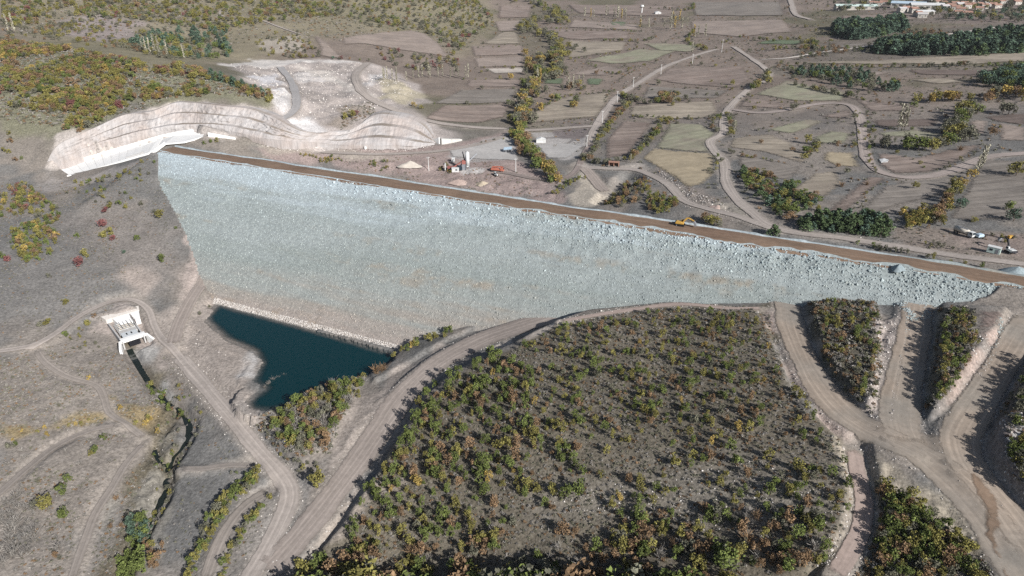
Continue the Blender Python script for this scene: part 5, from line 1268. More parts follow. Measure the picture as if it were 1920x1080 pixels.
# pines and village greenery
PINE = {'bluegreen': .75, 'pine': .25}
area([(1565,52),(1690,42),(1700,58),(1660,66),(1600,76),(1562,66)], 190, 'pine', PINE, (8,12), 'in the dense pine stand on the far right', 3.0, (1.3,1.7), 0, False)
for poly_, n_, w_ in (([(1640,88),(1740,81),(1740,106),(1690,104),(1640,102)], 95, 'left part'), ([(1740,81),(1835,71),(1835,105),(1740,106)], 110, 'middle'), ([(1835,71),(1930,58),(1930,100),(1835,105)], 120, 'right part')):
    area(poly_, n_, 'pine', PINE, (6,12), f'in the {w_} of the long pine stand', 3.0, (1.1,1.7), 0, False)
area([(1500,85),(1600,88),(1660,75),(1700,60),(1800,60),(1660,95),(1500,112)], 160, 'shrub', {'dull': .6, 'rust': .3, 'green': .1}, (3,6), 'in the scrub between the pine stands', 4.0, (1.1,1.6))
area([(1560,2),(1930,-5),(1930,45),(1760,40),(1700,20),(1580,25)], 200, 'round', {'dull': .55, 'bluegreen': .25, 'olive': .2}, (6,10), 'among the village houses', 5.0, (1.1,1.5))
area([(1385,320),(1415,322),(1450,335),(1500,350),(1520,355),(1555,360),(1545,380),(1500,400),(1480,415),(1450,400),(1400,350)], 95, {'pine': .45, 'shrub': .55}, {'pine': {'pine': .8, 'bluegreen': .2}, 'shrub': {'green': .5, 'olive': .3, 'rust': .2}}, (2.6,5.0), 'in the pine thicket beside the valley road', 2.2, (1.2,1.8), 0)
area([(1490,418),(1560,412),(1640,412),(1670,430),(1660,445),(1590,438),(1500,430)], 50, 'pine', {'pine': .7, 'bluegreen': .3}, (2.8,5.6), 'in the pine row above the crest', 2.5, (1.2,1.7), 0)
area([(1605,458),(1640,460),(1700,468),(1705,478),(1650,470)], 28, 'shrub', {'green': .6, 'dull': .4}, (2.2,3.4), 'on the verge between the road and the crest', 1.6)
spots([(1450,440,'pine','pine',5.0,2.0),(1330,420,'round','olive',5.5,1.3),(1322,414,'round','rust',5,1.3),(1340,422,'round','olive',5,1.2),(1350,425,'shrub','dull',3,1.3)], 'beside the valley road right behind the crest')
area([(1125,385),(1150,365),(1180,345),(1215,338),(1220,355),(1195,380),(1165,392)], 60, 'shrub', {'olive': .4, 'rust': .35, 'dull': .25}, (2.4,4.2), 'in the thicket in the hollow behind the crest', 1.5)
area([(1215,368),(1240,362),(1270,378),(1265,395),(1225,405),(1210,390)], 46, 'shrub', {'olive': .45, 'green': .3, 'rust': .25}, (2.2,3.8), 'in the second thicket behind the crest', 1.5)
row([(1035,365),(1060,350),(1080,338),(1098,332)], 2.0, 'shrub', {'olive': .6, 'green': .3, 'rust': .1}, (2,3.6), 'on the slope under the rutted track', 1.6)
area([(1690,400),(1740,395),(1760,420),(1700,430)], 26, {'shrub': .6, 'round': .4}, {'olive': .5, 'yellow': .25, 'dull': .25}, (3,5.5), 'in the mixed thicket above the parked tanker', 2.0)
row([(1802,345),(1785,370),(1768,400),(1755,425)], 3.0, 'round', {'rust': .3, 'olive': .4, 'yellow': .2, 'dull': .1}, (4,7), 'along the field edge above the parked tanker', 1.8)
area([(1720,455),(1760,455),(1790,470),(1740,470)], 12, 'shrub', {'dull': .6, 'olive': .4}, (1.4,2.6), 'on the stony bank below the tanker', 1.6)
row([(1735,488),(1770,496),(1800,500),(1830,498)], 2.6, 'shrub', {'olive': .6, 'green': .4}, (2,3.4), 'between the lower road and the crest', 1.2)
row([(1800,432),(1850,440),(1900,448)], 4, 'shrub', {'dull': .5, 'olive': .5}, (1.4,2.4), 'behind the parked tanker', 1.0)

# ------------------------------------------------------------------ plants: individuals and the rest
COLW = {'green': 'green', 'olive': 'olive-yellow', 'rust': 'rust-brown', 'yellow': 'golden yellow', 'red': 'crimson', 'grey': 'grey leafless', 'pine': 'dark green', 'bluegreen': 'deep blue-green', 'pale': 'pale straw', 'dull': 'dull grey-green'}
ORD = [f'{n}{"th" if 10 <= n % 100 <= 20 else {1: "st", 2: "nd", 3: "rd"}.get(n % 10, "th")}' for n in range(1, 60)]
KIND = {'shrub': ('oak_shrub', 'shrub', 'shrub', 300), 'bare': ('bare_shrub', 'bush', 'shrub', 120), 'round': ('broadleaf_tree', 'tree', 'tree', 300), 'pine': ('pine_tree', 'pine', 'tree', 260), 'poplar': ('poplar_tree', 'poplar', 'tree', 200)}
P_all = np.array([(p[3], p[4]) for p in PLANTS]); PZ = H(P_all[:, 0], P_all[:, 1])
psz = np.array([p[5] for p in PLANTS]) / np.sqrt(P_all[:, 0] ** 2 + P_all[:, 1] ** 2 + (ZC - PZ) ** 2)
ppx, ppy = proj(np.column_stack([P_all, PZ])); seen = (ppx > 8) & (ppx < 1912) & (ppy > 4) & (ppy < 1085)
stuffname = {'shrub': ('shrub_mass', 'many small olive, green and rust shrubs over the hills'), 'bare': ('bare_shrub_mass', 'small leafless bushes'), 'round': ('woodland', 'far olive and grey-green trees on the hills and in the valley'), 'pine': ('pine_wood', 'far pines massed below the village'), 'poplar': ('far_poplars', 'far pale poplars')}
for kd, (nm, word, cat, cap) in KIND.items():
    ids = [i for i, p in enumerate(PLANTS) if p[0] == kd]
    ids.sort(key=lambda i: -(psz[i] if seen[i] else psz[i] * 0.01))
    single = ids[:cap]
    look = {}
    for i in single:
        sz = 'large' if psz[i] > 0.021 else ('small' if psz[i] < 0.012 else 'medium')
        look.setdefault((sz, PLANTS[i][2], PLANTS[i][7]), []).append(i)
    for (sz, cl, where), grp in look.items():
        grp.sort(key=lambda i: ppx[i]); ng = len(grp)
        for j, i in enumerate(grp):
            k_, s_i, cl, x, y, h, wf, where = PLANTS[i]
            if ng == 1: lab = f'{sz} {COLW[cl]} {word} {where}'
            elif ng <= 58: lab = (f'leftmost {sz} {COLW[cl]} {word} {where}' if j == 0 else f'rightmost {sz} {COLW[cl]} {word} {where}' if j == ng - 1 else f'{ORD[j]} from left, {sz} {COLW[cl]} {word} {where}')
            else: lab = f'{sz} {COLW[cl]} {word} {where}'
            t = empty(nm, (x, y, PZ[i] - 0.08 * h * (kd != 'poplar')), rng.uniform(0, 6.28), label=lab, cat=cat, group=f'{sz} {COLW[cl]} {word}s {where}')
            t.scale = (h * wf, h * wf, h)
            link('trunk', TRUNK[kd, s_i], t); link('crown', CROWN[kd, s_i, cl], t)
    rest = ids[cap:]
    if rest:
        keys = sorted({(PLANTS[i][1], PLANTS[i][2]) for i in rest}); kid = {k: j for j, k in enumerate(keys)}
        cl_ = source_coll(nm + '_src', [CROWN[kd, s_i, c] for s_i, c in keys])
        hh = np.array([PLANTS[i][5] for i in rest]); wf = np.array([PLANTS[i][6] for i in rest])
        rot = np.zeros((len(rest), 3)); rot[:, 2] = rng.uniform(0, 6.28, len(rest))
        scatter(stuffname[kd][0], np.column_stack([P_all[rest], PZ[rest] - 0.05 * hh]), [kid[PLANTS[i][1], PLANTS[i][2]] for i in rest], rot, np.column_stack([hh * wf, hh * wf, hh]), cl_, label=stuffname[kd][1])

# low scrub and loose stones: nobody could count them
tufts = [crown_mesh('tuft', 700 + i, LEAF[c]) for i, c in enumerate(('grey', 'dull', 'dull', 'grey', 'rust'))]
C_tuft = source_coll('tufts', tufts)
def low(pix, n, hr, clump=None):
    P = castl(pix); lo = P.min(0); hi = P.max(0); x = rng.uniform(lo[0], hi[0], n * 3); y = rng.uniform(lo[1], hi[1], n * 3)
    ok = inside(x, y, P) & ~blocked(x, y)
    if clump: ok &= fbm(x, y, clump, 3, 191) + rng.normal(0, .3, len(x)) > 0
    x, y = x[ok][:n], y[ok][:n]
    return np.column_stack([x, y, H(x, y), rng.uniform(*hr, len(x))])
S = np.vstack([
 low([(640,1090),(700,905),(760,810),(860,708),(1010,635),(1095,592),(1250,575),(1440,575),(1475,720),(1540,800),(1605,865),(1600,1090)], 9500, (.3,.85)),
 low([(1510,568),(1640,566),(1655,640),(1645,780),(1560,740)], 900, (.5,1.4)), low([(1745,580),(1830,580),(1826,660),(1740,790),(1728,740)], 700, (.5,1.4)),
 low([(1630,900),(1860,1060),(1860,1090),(1600,1090)], 1100, (.5,1.3)), low([(1935,640),(1875,760),(1890,900),(1960,940)], 500, (.5,1.2)),
 low([(480,800),(560,745),(690,700),(620,850),(540,870)], 900, (.5,1.3)), low([(0,660),(200,640),(300,760),(230,1090),(0,1090)], 3600, (.25,.75), 14), low([(0,340),(300,300),(340,540),(100,640),(0,640)], 2600, (.25,.7), 14), low([(300,650),(480,780),(560,960),(400,1090),(300,1090),(330,880)], 900, (.25,.7), 9),
 low([(0,70),(300,130),(510,192),(330,184),(170,240),(0,225)], 3500, (.8,2.0)), low([(620,270),(900,300),(1060,340),(1060,375),(640,310)], 900, (.4,.9), 10), low([(1230,330),(1420,425),(1700,470),(1930,500),(1930,440),(1680,425),(1500,440)], 1200, (.4,.9), 10),
 low([(640,200),(700,195),(705,212),(640,245)], 200, (.6,1.4)), low([(0,0),(900,0),(930,50),(850,110),(600,70),(0,60)], 3500, (1.2,2.6)), low([(960,20),(1920,20),(1920,300),(1400,400),(960,240)], 3500, (.8,2.0)),
])
rot = np.zeros((len(S), 3)); rot[:, 2] = rng.uniform(0, 6.28, len(S))
scatter('low_scrub', S[:, :3], rng.integers(0, 5, len(S)), rot, np.column_stack([S[:, 3] * 1.3, S[:, 3] * 1.3, S[:, 3]]), C_tuft, label='low grey heath and dead grass tufts over the slopes')
def verge(ids, n):
    out = []
    for k in ids:
        L = ROAD_GEO[k]; hw = ROADS[k][3] / 2
        q = rng.integers(0, len(L) - 1, n); t = L[q + 1, :2] - L[q, :2]; t /= np.linalg.norm(t, axis=1)[:, None] + 1e-9
        o = (hw + 0.2 + np.abs(rng.normal(0, 0.9, n))) * rng.choice([-1, 1], n)
        p = L[q, :2] + np.stack([-t[:, 1], t[:, 0]], 1) * o[:, None] + rng.normal(0, .5, (n, 2))
        out.append(np.column_stack([p, H(p[:, 0], p[:, 1]), rng.lognormal(-1.15, .4, n)]))
    return np.vstack(out)
S = np.vstack([verge((0, 1, 9, 10, 11, 12, 13), 330), verge((14, 16), 260), low([(1380,860),(1580,890),(1580,980),(1440,1010),(1080,960),(1000,940)], 420, (.2,.6)), low([(1640,600),(1700,600),(1665,790),(1610,790)], 350, (.3,.9)), low([(1840,620),(1885,600),(1740,800)], 250, (.3,.8)),
 low([(490,690),(300,640),(330,600),(480,700),(440,900),(560,960),(420,1000)], 500, (.2,.6)), low([(240,640),(350,850),(240,1090),(180,1090),(300,770)], 160, (.2,.5)), low([(1870,790),(1930,770),(1940,1000),(1880,920)], 300, (.3,.9)), low([(1230,310),(1420,425),(1330,400),(1240,340)], 400, (.3,1.0))])
_ct = CUTS[0]['T']; q = rng.integers(0, len(_ct), 900); p = _ct[q, :2] + rng.normal(0, 1.6, (900, 2)); keep_ = (q > 330)
S = np.vstack([S, np.column_stack([p, H(p[:, 0], p[:, 1]), rng.lognormal(-0.7, .4, 900)])[keep_], low([(430,120),(690,119),(790,172),(700,205),(560,235),(480,165)], 900, (.5,1.6))])
scatter('loose_stones', S[:, :3], rng.integers(0, 4, len(S)), rng.uniform(0, 6.28, (len(S), 3)), S[:, 3:4] * rng.uniform(.6, 1.2, (len(S), 3)), C_rocksp, label='pale loose stones on bare ground')

# blue stone edging on the right-hand roads and the ramp up the face
E_ = []
for pix, n, j, sz in (([(1700,596),(1697,640),(1684,700),(1675,750),(1672,790)], 420, .35, -1.1), ([(1878,600),(1872,640),(1845,690),(1830,705)], 300, .5, -0.9), ([(1688,566),(1700,580),(1712,600)], 260, 1.0, -0.45), ([(1735,560),(1738,580),(1728,600)], 160, .8, -0.6)):
    L = spline(castl(pix), 0.5); q = rng.integers(0, len(L), n); p = L[q, :2] + rng.normal(0, j, (n, 2))
    E_.append(np.column_stack([p, H(p[:, 0], p[:, 1]) + 0.1, rng.lognormal(sz, .35, n)]))
E_ = np.vstack(E_)
scatter('stone_edging', E_[:, :3], rng.integers(0, 6, len(E_)), rng.uniform(0, 6.28, (len(E_), 3)), E_[:, 3:4] * rng.uniform(.6, 1.2, (len(E_), 3)), C_rocksb, label='blue-grey broken stone edging the right haul roads')

# ------------------------------------------------------------------ built things: mesh kit
class MB:
    """collects shapes into one mesh"""
    def __init__(self): self.bm = bmesh.new()
    def box(self, c, s, rz=0.0, ry=0.0, rx=0.0, taper=1.0):
        m = Matrix.Translation(Vector(c)) @ Matrix.Rotation(rz, 4, 'Z') @ Matrix.Rotation(ry, 4, 'Y') @ Matrix.Rotation(rx, 4, 'X')
        vs = []
        for z in (-.5, .5):
            k = taper if z > 0 else 1.0
            for x, y in ((-.5, -.5), (.5, -.5), (.5, .5), (-.5, .5)):
                vs.append(self.bm.verts.new(m @ Vector((x * s[0] * k, y * s[1] * k, z * s[2]))))
        for f in ((3, 2, 1, 0), (4, 5, 6, 7), (0, 1, 5, 4), (1, 2, 6, 5), (2, 3, 7, 6), (3, 0, 4, 7)): self.bm.faces.new([vs[i] for i in f])
        return self
    def cyl(self, p0, p1, r0, r1=None, n=10):
        r1 = r0 if r1 is None else r1; p0 = Vector(p0); p1 = Vector(p1); q = (p1 - p0).to_track_quat('Z', 'Y'); R_ = []
        for p, r in ((p0, r0), (p1, r1)): R_.append([self.bm.verts.new(p + q @ Vector((math.cos(6.28319 * i / n) * r, math.sin(6.28319 * i / n) * r, 0))) for i in range(n)])
        for i in range(n): self.bm.faces.new((R_[0][i], R_[0][(i + 1) % n], R_[1][(i + 1) % n], R_[1][i]))
        self.bm.faces.new(R_[0][::-1]); self.bm.faces.new(R_[1]); return self
    def prism(self, pts, y0, y1):
        """outline in x,z pushed along y"""
        A = [self.bm.verts.new((x, y0, z)) for x, z in pts]; B = [self.bm.verts.new((x, y1, z)) for x, z in pts]; n = len(pts)
        self.bm.faces.new(A); self.bm.faces.new(B[::-1])
        for i in range(n): self.bm.faces.new((A[i], B[i], B[(i + 1) % n], A[(i + 1) % n]))
        return self
    def slab(self, P, th):
        """top outline (3d points), thickness downwards"""
        A = [self.bm.verts.new(tuple(p)) for p in P]; B = [self.bm.verts.new((p[0], p[1], p[2] - th)) for p in P]; n = len(P)
        self.bm.faces.new(A); self.bm.faces.new(B[::-1])
        for i in range(n): self.bm.faces.new((A[i], B[i], B[(i + 1) % n], A[(i + 1) % n]))
        return self
    def wall(self, P, h0, h1, th, below=1.0):
        """upright wall along 3d points, height h0..h1 above them"""
        P = np.asarray(P, float); n = len(P)
        for i in range(n - 1):
            a, b = P[i], P[i + 1]; d = (b - a)[:2]; d = d / (np.linalg.norm(d) + 1e-9); nn = np.array([-d[1], d[0]]) * th / 2
            ha = h0 + (h1 - h0) * i / (n - 1); hb = h0 + (h1 - h0) * (i + 1) / (n - 1)
            v = []
            for p, h in ((a, ha), (b, hb)):
                for s_ in (-1, 1):
                    for z in (-below, h): v.append(self.bm.verts.new((p[0] + nn[0] * s_, p[1] + nn[1] * s_, p[2] + z)))
            for f in ((0, 4, 5, 1), (2, 3, 7, 6), (1, 5, 7, 3), (0, 1, 3, 2), (4, 6, 7, 5), (0, 2, 6, 4)): self.bm.faces.new([v[k] for k in f])
        return self
    def build(self, name, mat, parent=None, smooth=False, bevel=0.0, **kw):
        bmesh.ops.recalc_face_normals(self.bm, faces=self.bm.faces)
        me = bpy.data.meshes.new(name); self.bm.to_mesh(me); self.bm.free(); me.materials.append(mat)
        if smooth: me.polygons.foreach_set('use_smooth', np.ones(len(me.polygons), bool))
        o = link(name, me, parent, **kw)
        if bevel:
            md = o.modifiers.new('bevel', 'BEVEL'); md.width = bevel; md.segments = 1; md.limit_method = 'ANGLE'
        return o
M_conc = plain('concrete', (0.76, 0.75, 0.73), 0.85, 0, 0.06, 0.3); M_conc2 = plain('old_concrete', (0.42, 0.41, 0.40), 0.9, 0, 0.12, 0.5)
M_yel = plain('machine_yellow', (0.50, 0.30, 0.07), 0.5); M_org = plain('machine_orange', (0.44, 0.15, 0.10), 0.5); M_wht = plain('painted_white', (0.56, 0.56, 0.55), 0.6, 0, 0.15, 1.0)
M_blk = plain('dark_steel', (0.03, 0.03, 0.035), 0.6); M_gry = plain('grey_steel', (0.25, 0.26, 0.28), 0.5, 0.2); M_rub = plain('rubber', (0.02, 0.02, 0.02), 0.9)
M_gls = plain('cab_glass', (0.02, 0.03, 0.04), 0.1); M_red = plain('red_steel', (0.30, 0.12, 0.10), 0.6); M_cream = plain('cream_tank', (0.56, 0.51, 0.44), 0.35, 0.1)
M_mint = plain('mint_sheet', (0.50, 0.60, 0.56), 0.6); M_roof = plain('roof_tile', (0.30, 0.18, 0.14), 0.9, 0, 0.2, 0.3); M_plas = plain('plaster', (0.44, 0.41, 0.37), 0.9, 0, 0.12, 0.2)
M_blue = plain('blue_sheet', (0.42, 0.52, 0.60), 0.5); M_brick = plain('brickwork', (0.34, 0.19, 0.14), 0.9, 0, 0.2, 2); M_dark = plain('opening', (0.015, 0.015, 0.018), 0.9)  # M_dark: near-black colour standing in for the shade inside openings
M_wood = plain('formwork_wood', (0.33, 0.27, 0.20), 0.9, 0, 0.2, 2.0); M_rust = plain('rebar', (0.22, 0.16, 0.13), 0.8)

# ------------------------------------------------------------------ spillway
a, b_, c_, d_ = (SP_F[k] for k in 'abcd')
o0 = (a + b_ + c_ + d_) / 4
sp = empty('spillway', o0, label='white concrete spillway chute sloping down left of the dam crest', cat='spillway')
m = MB(); NS = 12     # chute slabs laid one after the other
for k in range(NS):
    t0 = k / NS + 0.0008; t1 = (k + 1) / NS - 0.0008
    MB().slab([a + (d_ - a) * t0 - o0, a + (d_ - a) * t1 - o0, b_ + (c_ - b_) * t1 - o0, b_ + (c_ - b_) * t0 - o0], 0.8).build('chute_slab', M_conc, sp)
MB().wall([a - o0, d_ - o0], 0.9, 1.0, 0.7).build('side_wall', M_conc, sp)
MB().wall([b_ - o0, c_ - o0], 2.4, 2.6, 0.7).build('side_wall', M_conc, sp)
MB().wall([c_ - o0, d_ - o0], 0.9, 0.9, 1.0, 2.5).build('end_sill', M_conc, sp)
MB().slab([p - o0 + np.array([0, 0, 0.03]) for p in SP_A], 0.9).build('approach_slab', M_conc, sp)
MB().wall([p - o0 for p in (SP_A[1], SP_A[2], SP_A[3])], 2.4, 1.6, 0.7).build('approach_wall', M_conc, sp)
MB().wall([p - o0 for p in (SP_A[6], SP_A[0])], 1.0, 1.0, 0.7).build('approach_wall', M_conc, sp)
MB().wall([SP_A[0] + (b_ - a) * 0.02 - o0, SP_A[1] - (b_ - a) * 0.02 - o0], 1.1, 1.1, 2.2, 0.5).build('weir', M_conc, sp)
q = a + (d_ - a) * 0.12 + (b_ - a) * 0.16 - o0
MB().wall([q, q + (d_ - a) * 0.22], 1.2, 1.0, 0.5).build('dividing_wall', M_conc2, sp)
q = d_ - o0
MB().box(q + np.array([1.6, -2.0, 0.6]), (4.2, 3.0, 3.0), 0.3).build('end_block', M_conc, sp, bevel=0.1)
def cwall(pts, h0, h1, label, th=0.8):
    P = castl(pts); c = P.mean(0); 
    MB().wall(P - c, h0, h1, th, 1.5).build('concrete_wall', M_conc, None, label=label, cat='wall').location = c
cwall([(391,256),(415,258),(442,261)], 2.6, 1.0, 'low white concrete wall running on behind the spillway approach')
cwall([(491,266),(511,267),(533,268)], 2.0, 1.2, 'short white concrete wall at the foot of the rock cut')
cwall([(668,279),(685,280),(702,280)], 2.2, 1.6, 'short white concrete wall at the foot of the pinkish quarry face')
cwall([(770,279),(797,275),(824,270)], 2.4, 4.6, 'long white wedge shaped concrete wall near the batching plant')
P = castl([(826,270),(845,267),(864,263)]); c = P.mean(0)
MB().wall(P - c, 4.0, 1.0, 3.0, 1.5).build('concrete_wall', plain('lining', (0.52, 0.50, 0.47), 0.9), None, label='light grey lined bank continuing from the white wedge wall', cat='wall').location = c

# ------------------------------------------------------------------ outlet works
ow = empty('outlet_works', tuple(OUT0), math.atan2(OUT_D[1], OUT_D[0]), label='half built white concrete outlet structure with formwork at the head of the stream', cat='outlet')
zs = OUT1[2] - OUT0[2]
def oz(x): return zs * x / OUT_L
L_ = OUT_L
MB().slab([(0, 8.5, 1.6), (0, -2.0, 1.6), (5.5, -1.0, 0.6), (7.0, 7.0, 0.8)], 2.2).build('headwall_slab', M_conc, ow)
MB().slab([(-3.2, 9.5, 2.4), (-3.2, -5.5, 2.4), (-0.3, -4.5, 1.7), (-0.3, 8.8, 1.7)], 2.0).build('bank_lining', plain('sprayed_concrete', (0.55, 0.51, 0.47), 0.95), ow)
MB().box((L_ * 0.35, 0.5, oz(L_ * .35) + 0.1), (L_ * 0.42, 7.0, 1.0)).build('stilling_slab', M_conc2, ow)
for k in range(9): MB().box((L_ * (0.2 + 0.035 * k), 0.5, oz(L_ * .3) + 1.15), (0.22, 6.4, 0.22)).build('formwork_beam', M_wood if k % 2 else M_wht, ow)
for k in range(5): MB().box((L_ * 0.34, -2.3 + 1.4 * k, oz(L_ * .3) + 1.5), (L_ * 0.3, 0.14, 0.9)).build('formwork_panel', M_gry if k % 2 else M_wht, ow)
for s_ in (-1, 1): MB().wall([(L_ * 0.12, s_ * 4.4, oz(L_ * .12)), (L_ * 0.95, s_ * 4.0, oz(L_ * .95))], 1.6, 2.4, 0.5, 1.0).build('side_wall', M_conc2, ow)
for k in range(14): MB().cyl((L_ * (0.1 + 0.03 * k), 4.4, 1.0), (L_ * (0.1 + 0.03 * k), 4.4, 2.6 + 0.3 * (k % 3)), 0.05, n=5).build('starter_bar', M_rust, ow)
MB().box((L_ * 0.68, 0.2, oz(L_ * .68) + 1.3), (L_ * 0.22, 6.0, 0.6)).build('deck_slab', plain('deck', (0.52, 0.54, 0.55), 0.8), ow)
for k in range(2): MB().box((L_ * 0.66, -0.8 + 1.8 * k, oz(L_ * .66) + 1.66), (1.6, 0.5, 0.12)).build('deck_opening', M_dark, ow)  # black blocks on the deck, painted shade in place of real holes
MB().box((L_ * 0.87, 0.2, oz(L_ * .87) + 2.1), (2.2, 9.4, 1.4)).build('cross_beam', M_conc, ow, bevel=0.08)
MB().wall([(L_ * 0.9, 5.2, oz(L_ * .9)), (L_ * 1.08, 6.6, oz(L_ * 1.08))], 2.6, 1.6, 0.8, 2.0).build('wing_wall', M_conc, ow)
MB().wall([(L_ * 0.9, -4.8, oz(L_ * .9)), (L_ * 1.1, -6.2, oz(L_ * 1.1))], 2.6, 1.8, 0.9, 2.0).build('wing_wall', M_conc, ow)
MB().box((L_ * 0.935, 0.2, oz(L_ * .95) + 0.5), (0.5, 4.2, 2.0)).build('culvert_mouth_shade', M_dark, ow)  # solid black block, its colour stands in for the shaded culvert interior

# ------------------------------------------------------------------ machines
def on(px, py): return castl([(px, py)])[0]
def face_dir(p, q):
    A, B = castl([p, q]); return math.atan2(B[1] - A[1], B[0] - A[0])
def excavator(loc, rz, mb, marm, label, swing=0.0, reach=((0.9, 2.0), (4.0, 5.0), (6.9, 4.0), (7.6, 1.2))):
    t = empty('excavator', loc, rz, label=label, cat='excavator'); t.scale = (0.85, 0.85, 0.85)
    for s_ in (-1, 1):
        tr = MB().prism([(-2.1, 0.35), (-1.7, 0.02), (1.7, 0.02), (2.1, 0.35), (1.9, 0.85), (-1.9, 0.85)], s_ * 1.25 - 0.3, s_ * 1.25 + 0.3).build('track', M_rub, t)
        MB().cyl((-1.75, s_ * 1.25 - .33, 0.45), (-1.75, s_ * 1.25 + .33, 0.45), 0.3).build('sprocket', M_gry, tr)
    MB().cyl((0, 0, 0.6), (0, 0, 1.1), 0.8).build('turntable', M_blk, t)
    MB().prism([(-2.4, 1.1), (1.6, 1.1), (1.6, 1.7), (0.2, 2.1), (-2.2, 2.1), (-2.5, 1.8)], -1.35, 1.35).build('house', mb, t, bevel=0.08)
    MB().prism([(-2.9, 1.1), (-2.45, 1.05), (-2.45, 2.0), (-2.75, 2.0)], -1.35, 1.35).build('counterweight', M_blk, t)
    cb = MB().prism([(0.1, 1.7), (1.7, 1.7), (1.6, 2.5), (1.2, 3.0), (0.1, 3.0)], 0.45, 1.35).build('cab', mb, t, bevel=0.06)
    MB().prism([(0.3, 2.1), (1.75, 2.1), (1.63, 2.5), (1.25, 2.9), (0.3, 2.9)], 0.40, 1.40).build('window', M_gls, cb)
    p = reach
    MB().prism([(p[0][0], p[0][1] - .3), (p[1][0] - .3, p[1][1] - .25), (p[1][0] + .3, p[1][1] - .1), (p[1][0], p[1][1] + .35), (p[1][0] - 1.2, p[1][1] + .15), (p[0][0], p[0][1] + .3)], -0.25, 0.25).build('boom', marm, t)
    MB().prism([(p[1][0] - .4, p[1][1] + .1), (p[1][0] + .2, p[1][1] + .4), (p[2][0], p[2][1] + .1), (p[2][0] - .15, p[2][1] - .25)], -0.2, 0.2).build('stick', marm, t)
    MB().cyl((p[0][0] + .3, 0.33, 1.5), ((p[0][0] + p[1][0]) / 2, 0.33, (p[0][1] + p[1][1]) / 2), 0.1, n=6).build('cylinder', M_gry, t)
    MB().prism([(p[2][0] - .1, p[2][1]), (p[2][0] + .5, p[2][1] - .4), (p[3][0] + .1, p[3][1] + .5), (p[3][0] - .6, p[3][1]), (p[3][0] - 1.0, p[3][1] + .6), (p[2][0] - .7, p[2][1] - .5)], -0.6, 0.6).build('bucket', M_gry, t)
    return t
def crest_pt(u, v): return tuple(DA + DD * u + DN * v + np.array([0, 0, 0.1]))
ue, _ = dam_uv(*atz(1273, 424, 1.0)); 
excavator(crest_pt(ue, -8.2), math.atan2(DD[1], DD[0]) + 0.05, M_yel, M_yel, 'yellow excavator working on the brown crest of the dam', reach=((0.9, 2.0), (3.6, 4.3), (6.6, 3.2), (7.8, 0.5)))
p = on(1893, 474)
excavator(p, face_dir((1893,474),(1868,462)), M_wht, M_blk, 'white excavator with a dark raised arm at the right edge', reach=((0.9, 2.0), (4.2, 5.4), (8.0, 4.6), (8.6, 2.6)))

def wheels(t, xs, y, r, w):
    for x in xs:
        for s_ in (-1, 1):
            wh = MB().cyl((x, s_ * y - w / 2, r), (x, s_ * y + w / 2, r), r, n=12).build('wheel', M_rub, t)
            MB().cyl((x, s_ * (y + w / 2 * 1.02) - .02, r), (x, s_ * (y + w / 2 * 1.02) + .02, r), r * .5, n=8).build('rim', M_gry, wh)
tt = empty('tanker_truck', tuple(on(1806, 441)), face_dir((1793,434),(1822,443)), label='white cab tanker truck with a long cream tank parked on bare ground', cat='truck'); tt.scale = (0.9, 0.9, 0.9)
MB().box((-0.3, 0, 0.95), (9.4, 1.0, 0.3)).build('chassis', M_blk, tt)
MB().cyl((-4.7, 0, 2.15), (2.2, 0, 2.15), 1.2, n=16).build('tank', M_cream, tt, True)
MB().box((-1.2, 0, 3.38), (5.4, 0.7, 0.1)).build('tank_walkway', M_gry, tt)
for x in (-3.5, -1.2, 1.0): MB().cyl((x, 0, 3.2), (x, 0, 3.55), 0.3).build('hatch', M_gry, tt)
cb = MB().prism([(2.6, 0.8), (4.9, 0.8), (4.95, 1.9), (4.6, 3.1), (2.6, 3.1)], -1.2, 1.2).build('cab', M_wht, tt, bevel=0.08)
MB().prism([(4.75, 2.0), (5.0, 1.95), (4.68, 2.95), (4.5, 2.9)], -1.05, 1.05).build('windscreen', M_gls, cb)
for s_ in (-1, 1): MB().prism([(3.3, 2.0), (4.6, 2.0), (4.4, 2.8), (3.3, 2.8)], s_ * 1.21 - .02, s_ * 1.21 + .02).build('side_window', M_gls, cb)
wheels(tt, (-3.9, -2.6, 3.9), 1.0, 0.52, 0.4)

ct = empty('site_container', tuple(on(1862, 474)), face_dir((1853,472),(1871,475)), label='pale mint green site container beside the white excavator', cat='container')
MB().box((0, 0, 1.35), (4.6, 2.3, 2.5)).build('body', M_mint, ct, bevel=0.05)
MB().box((0, 0, 2.66), (4.8, 2.5, 0.12)).build('roof', M_wht, ct)
MB().box((1.2, -1.17, 1.1), (0.9, 0.06, 1.9)).build('door', M_gry, ct); MB().box((-0.9, -1.17, 1.6), (1.1, 0.06, 0.8)).build('window', M_gls, ct)
tc = empty('compressor', tuple(on(1836, 446)), 0.3, label='grey and blue wheeled compressor next to the tanker cab', cat='machine')
MB().prism([(-1.6, 0.6), (1.4, 0.6), (1.6, 1.2), (1.0, 1.9), (-1.4, 1.9), (-1.7, 1.3)], -0.9, 0.9).build('housing', M_blue, tc, bevel=0.1)
MB().box((2.3, 0, 0.6), (1.6, 0.15, 0.15)).build('tow_bar', M_blk, tc); MB().cyl((-0.8, 0.3, 1.9), (-0.8, 0.3, 2.5), 0.12).build('exhaust', M_gry, tc); wheels(tc, (-0.4,), 0.95, 0.4, 0.25)
yb = empty('generator', tuple(on(1894, 447)), 0.2, label='small yellow generator box near the right edge', cat='machine')
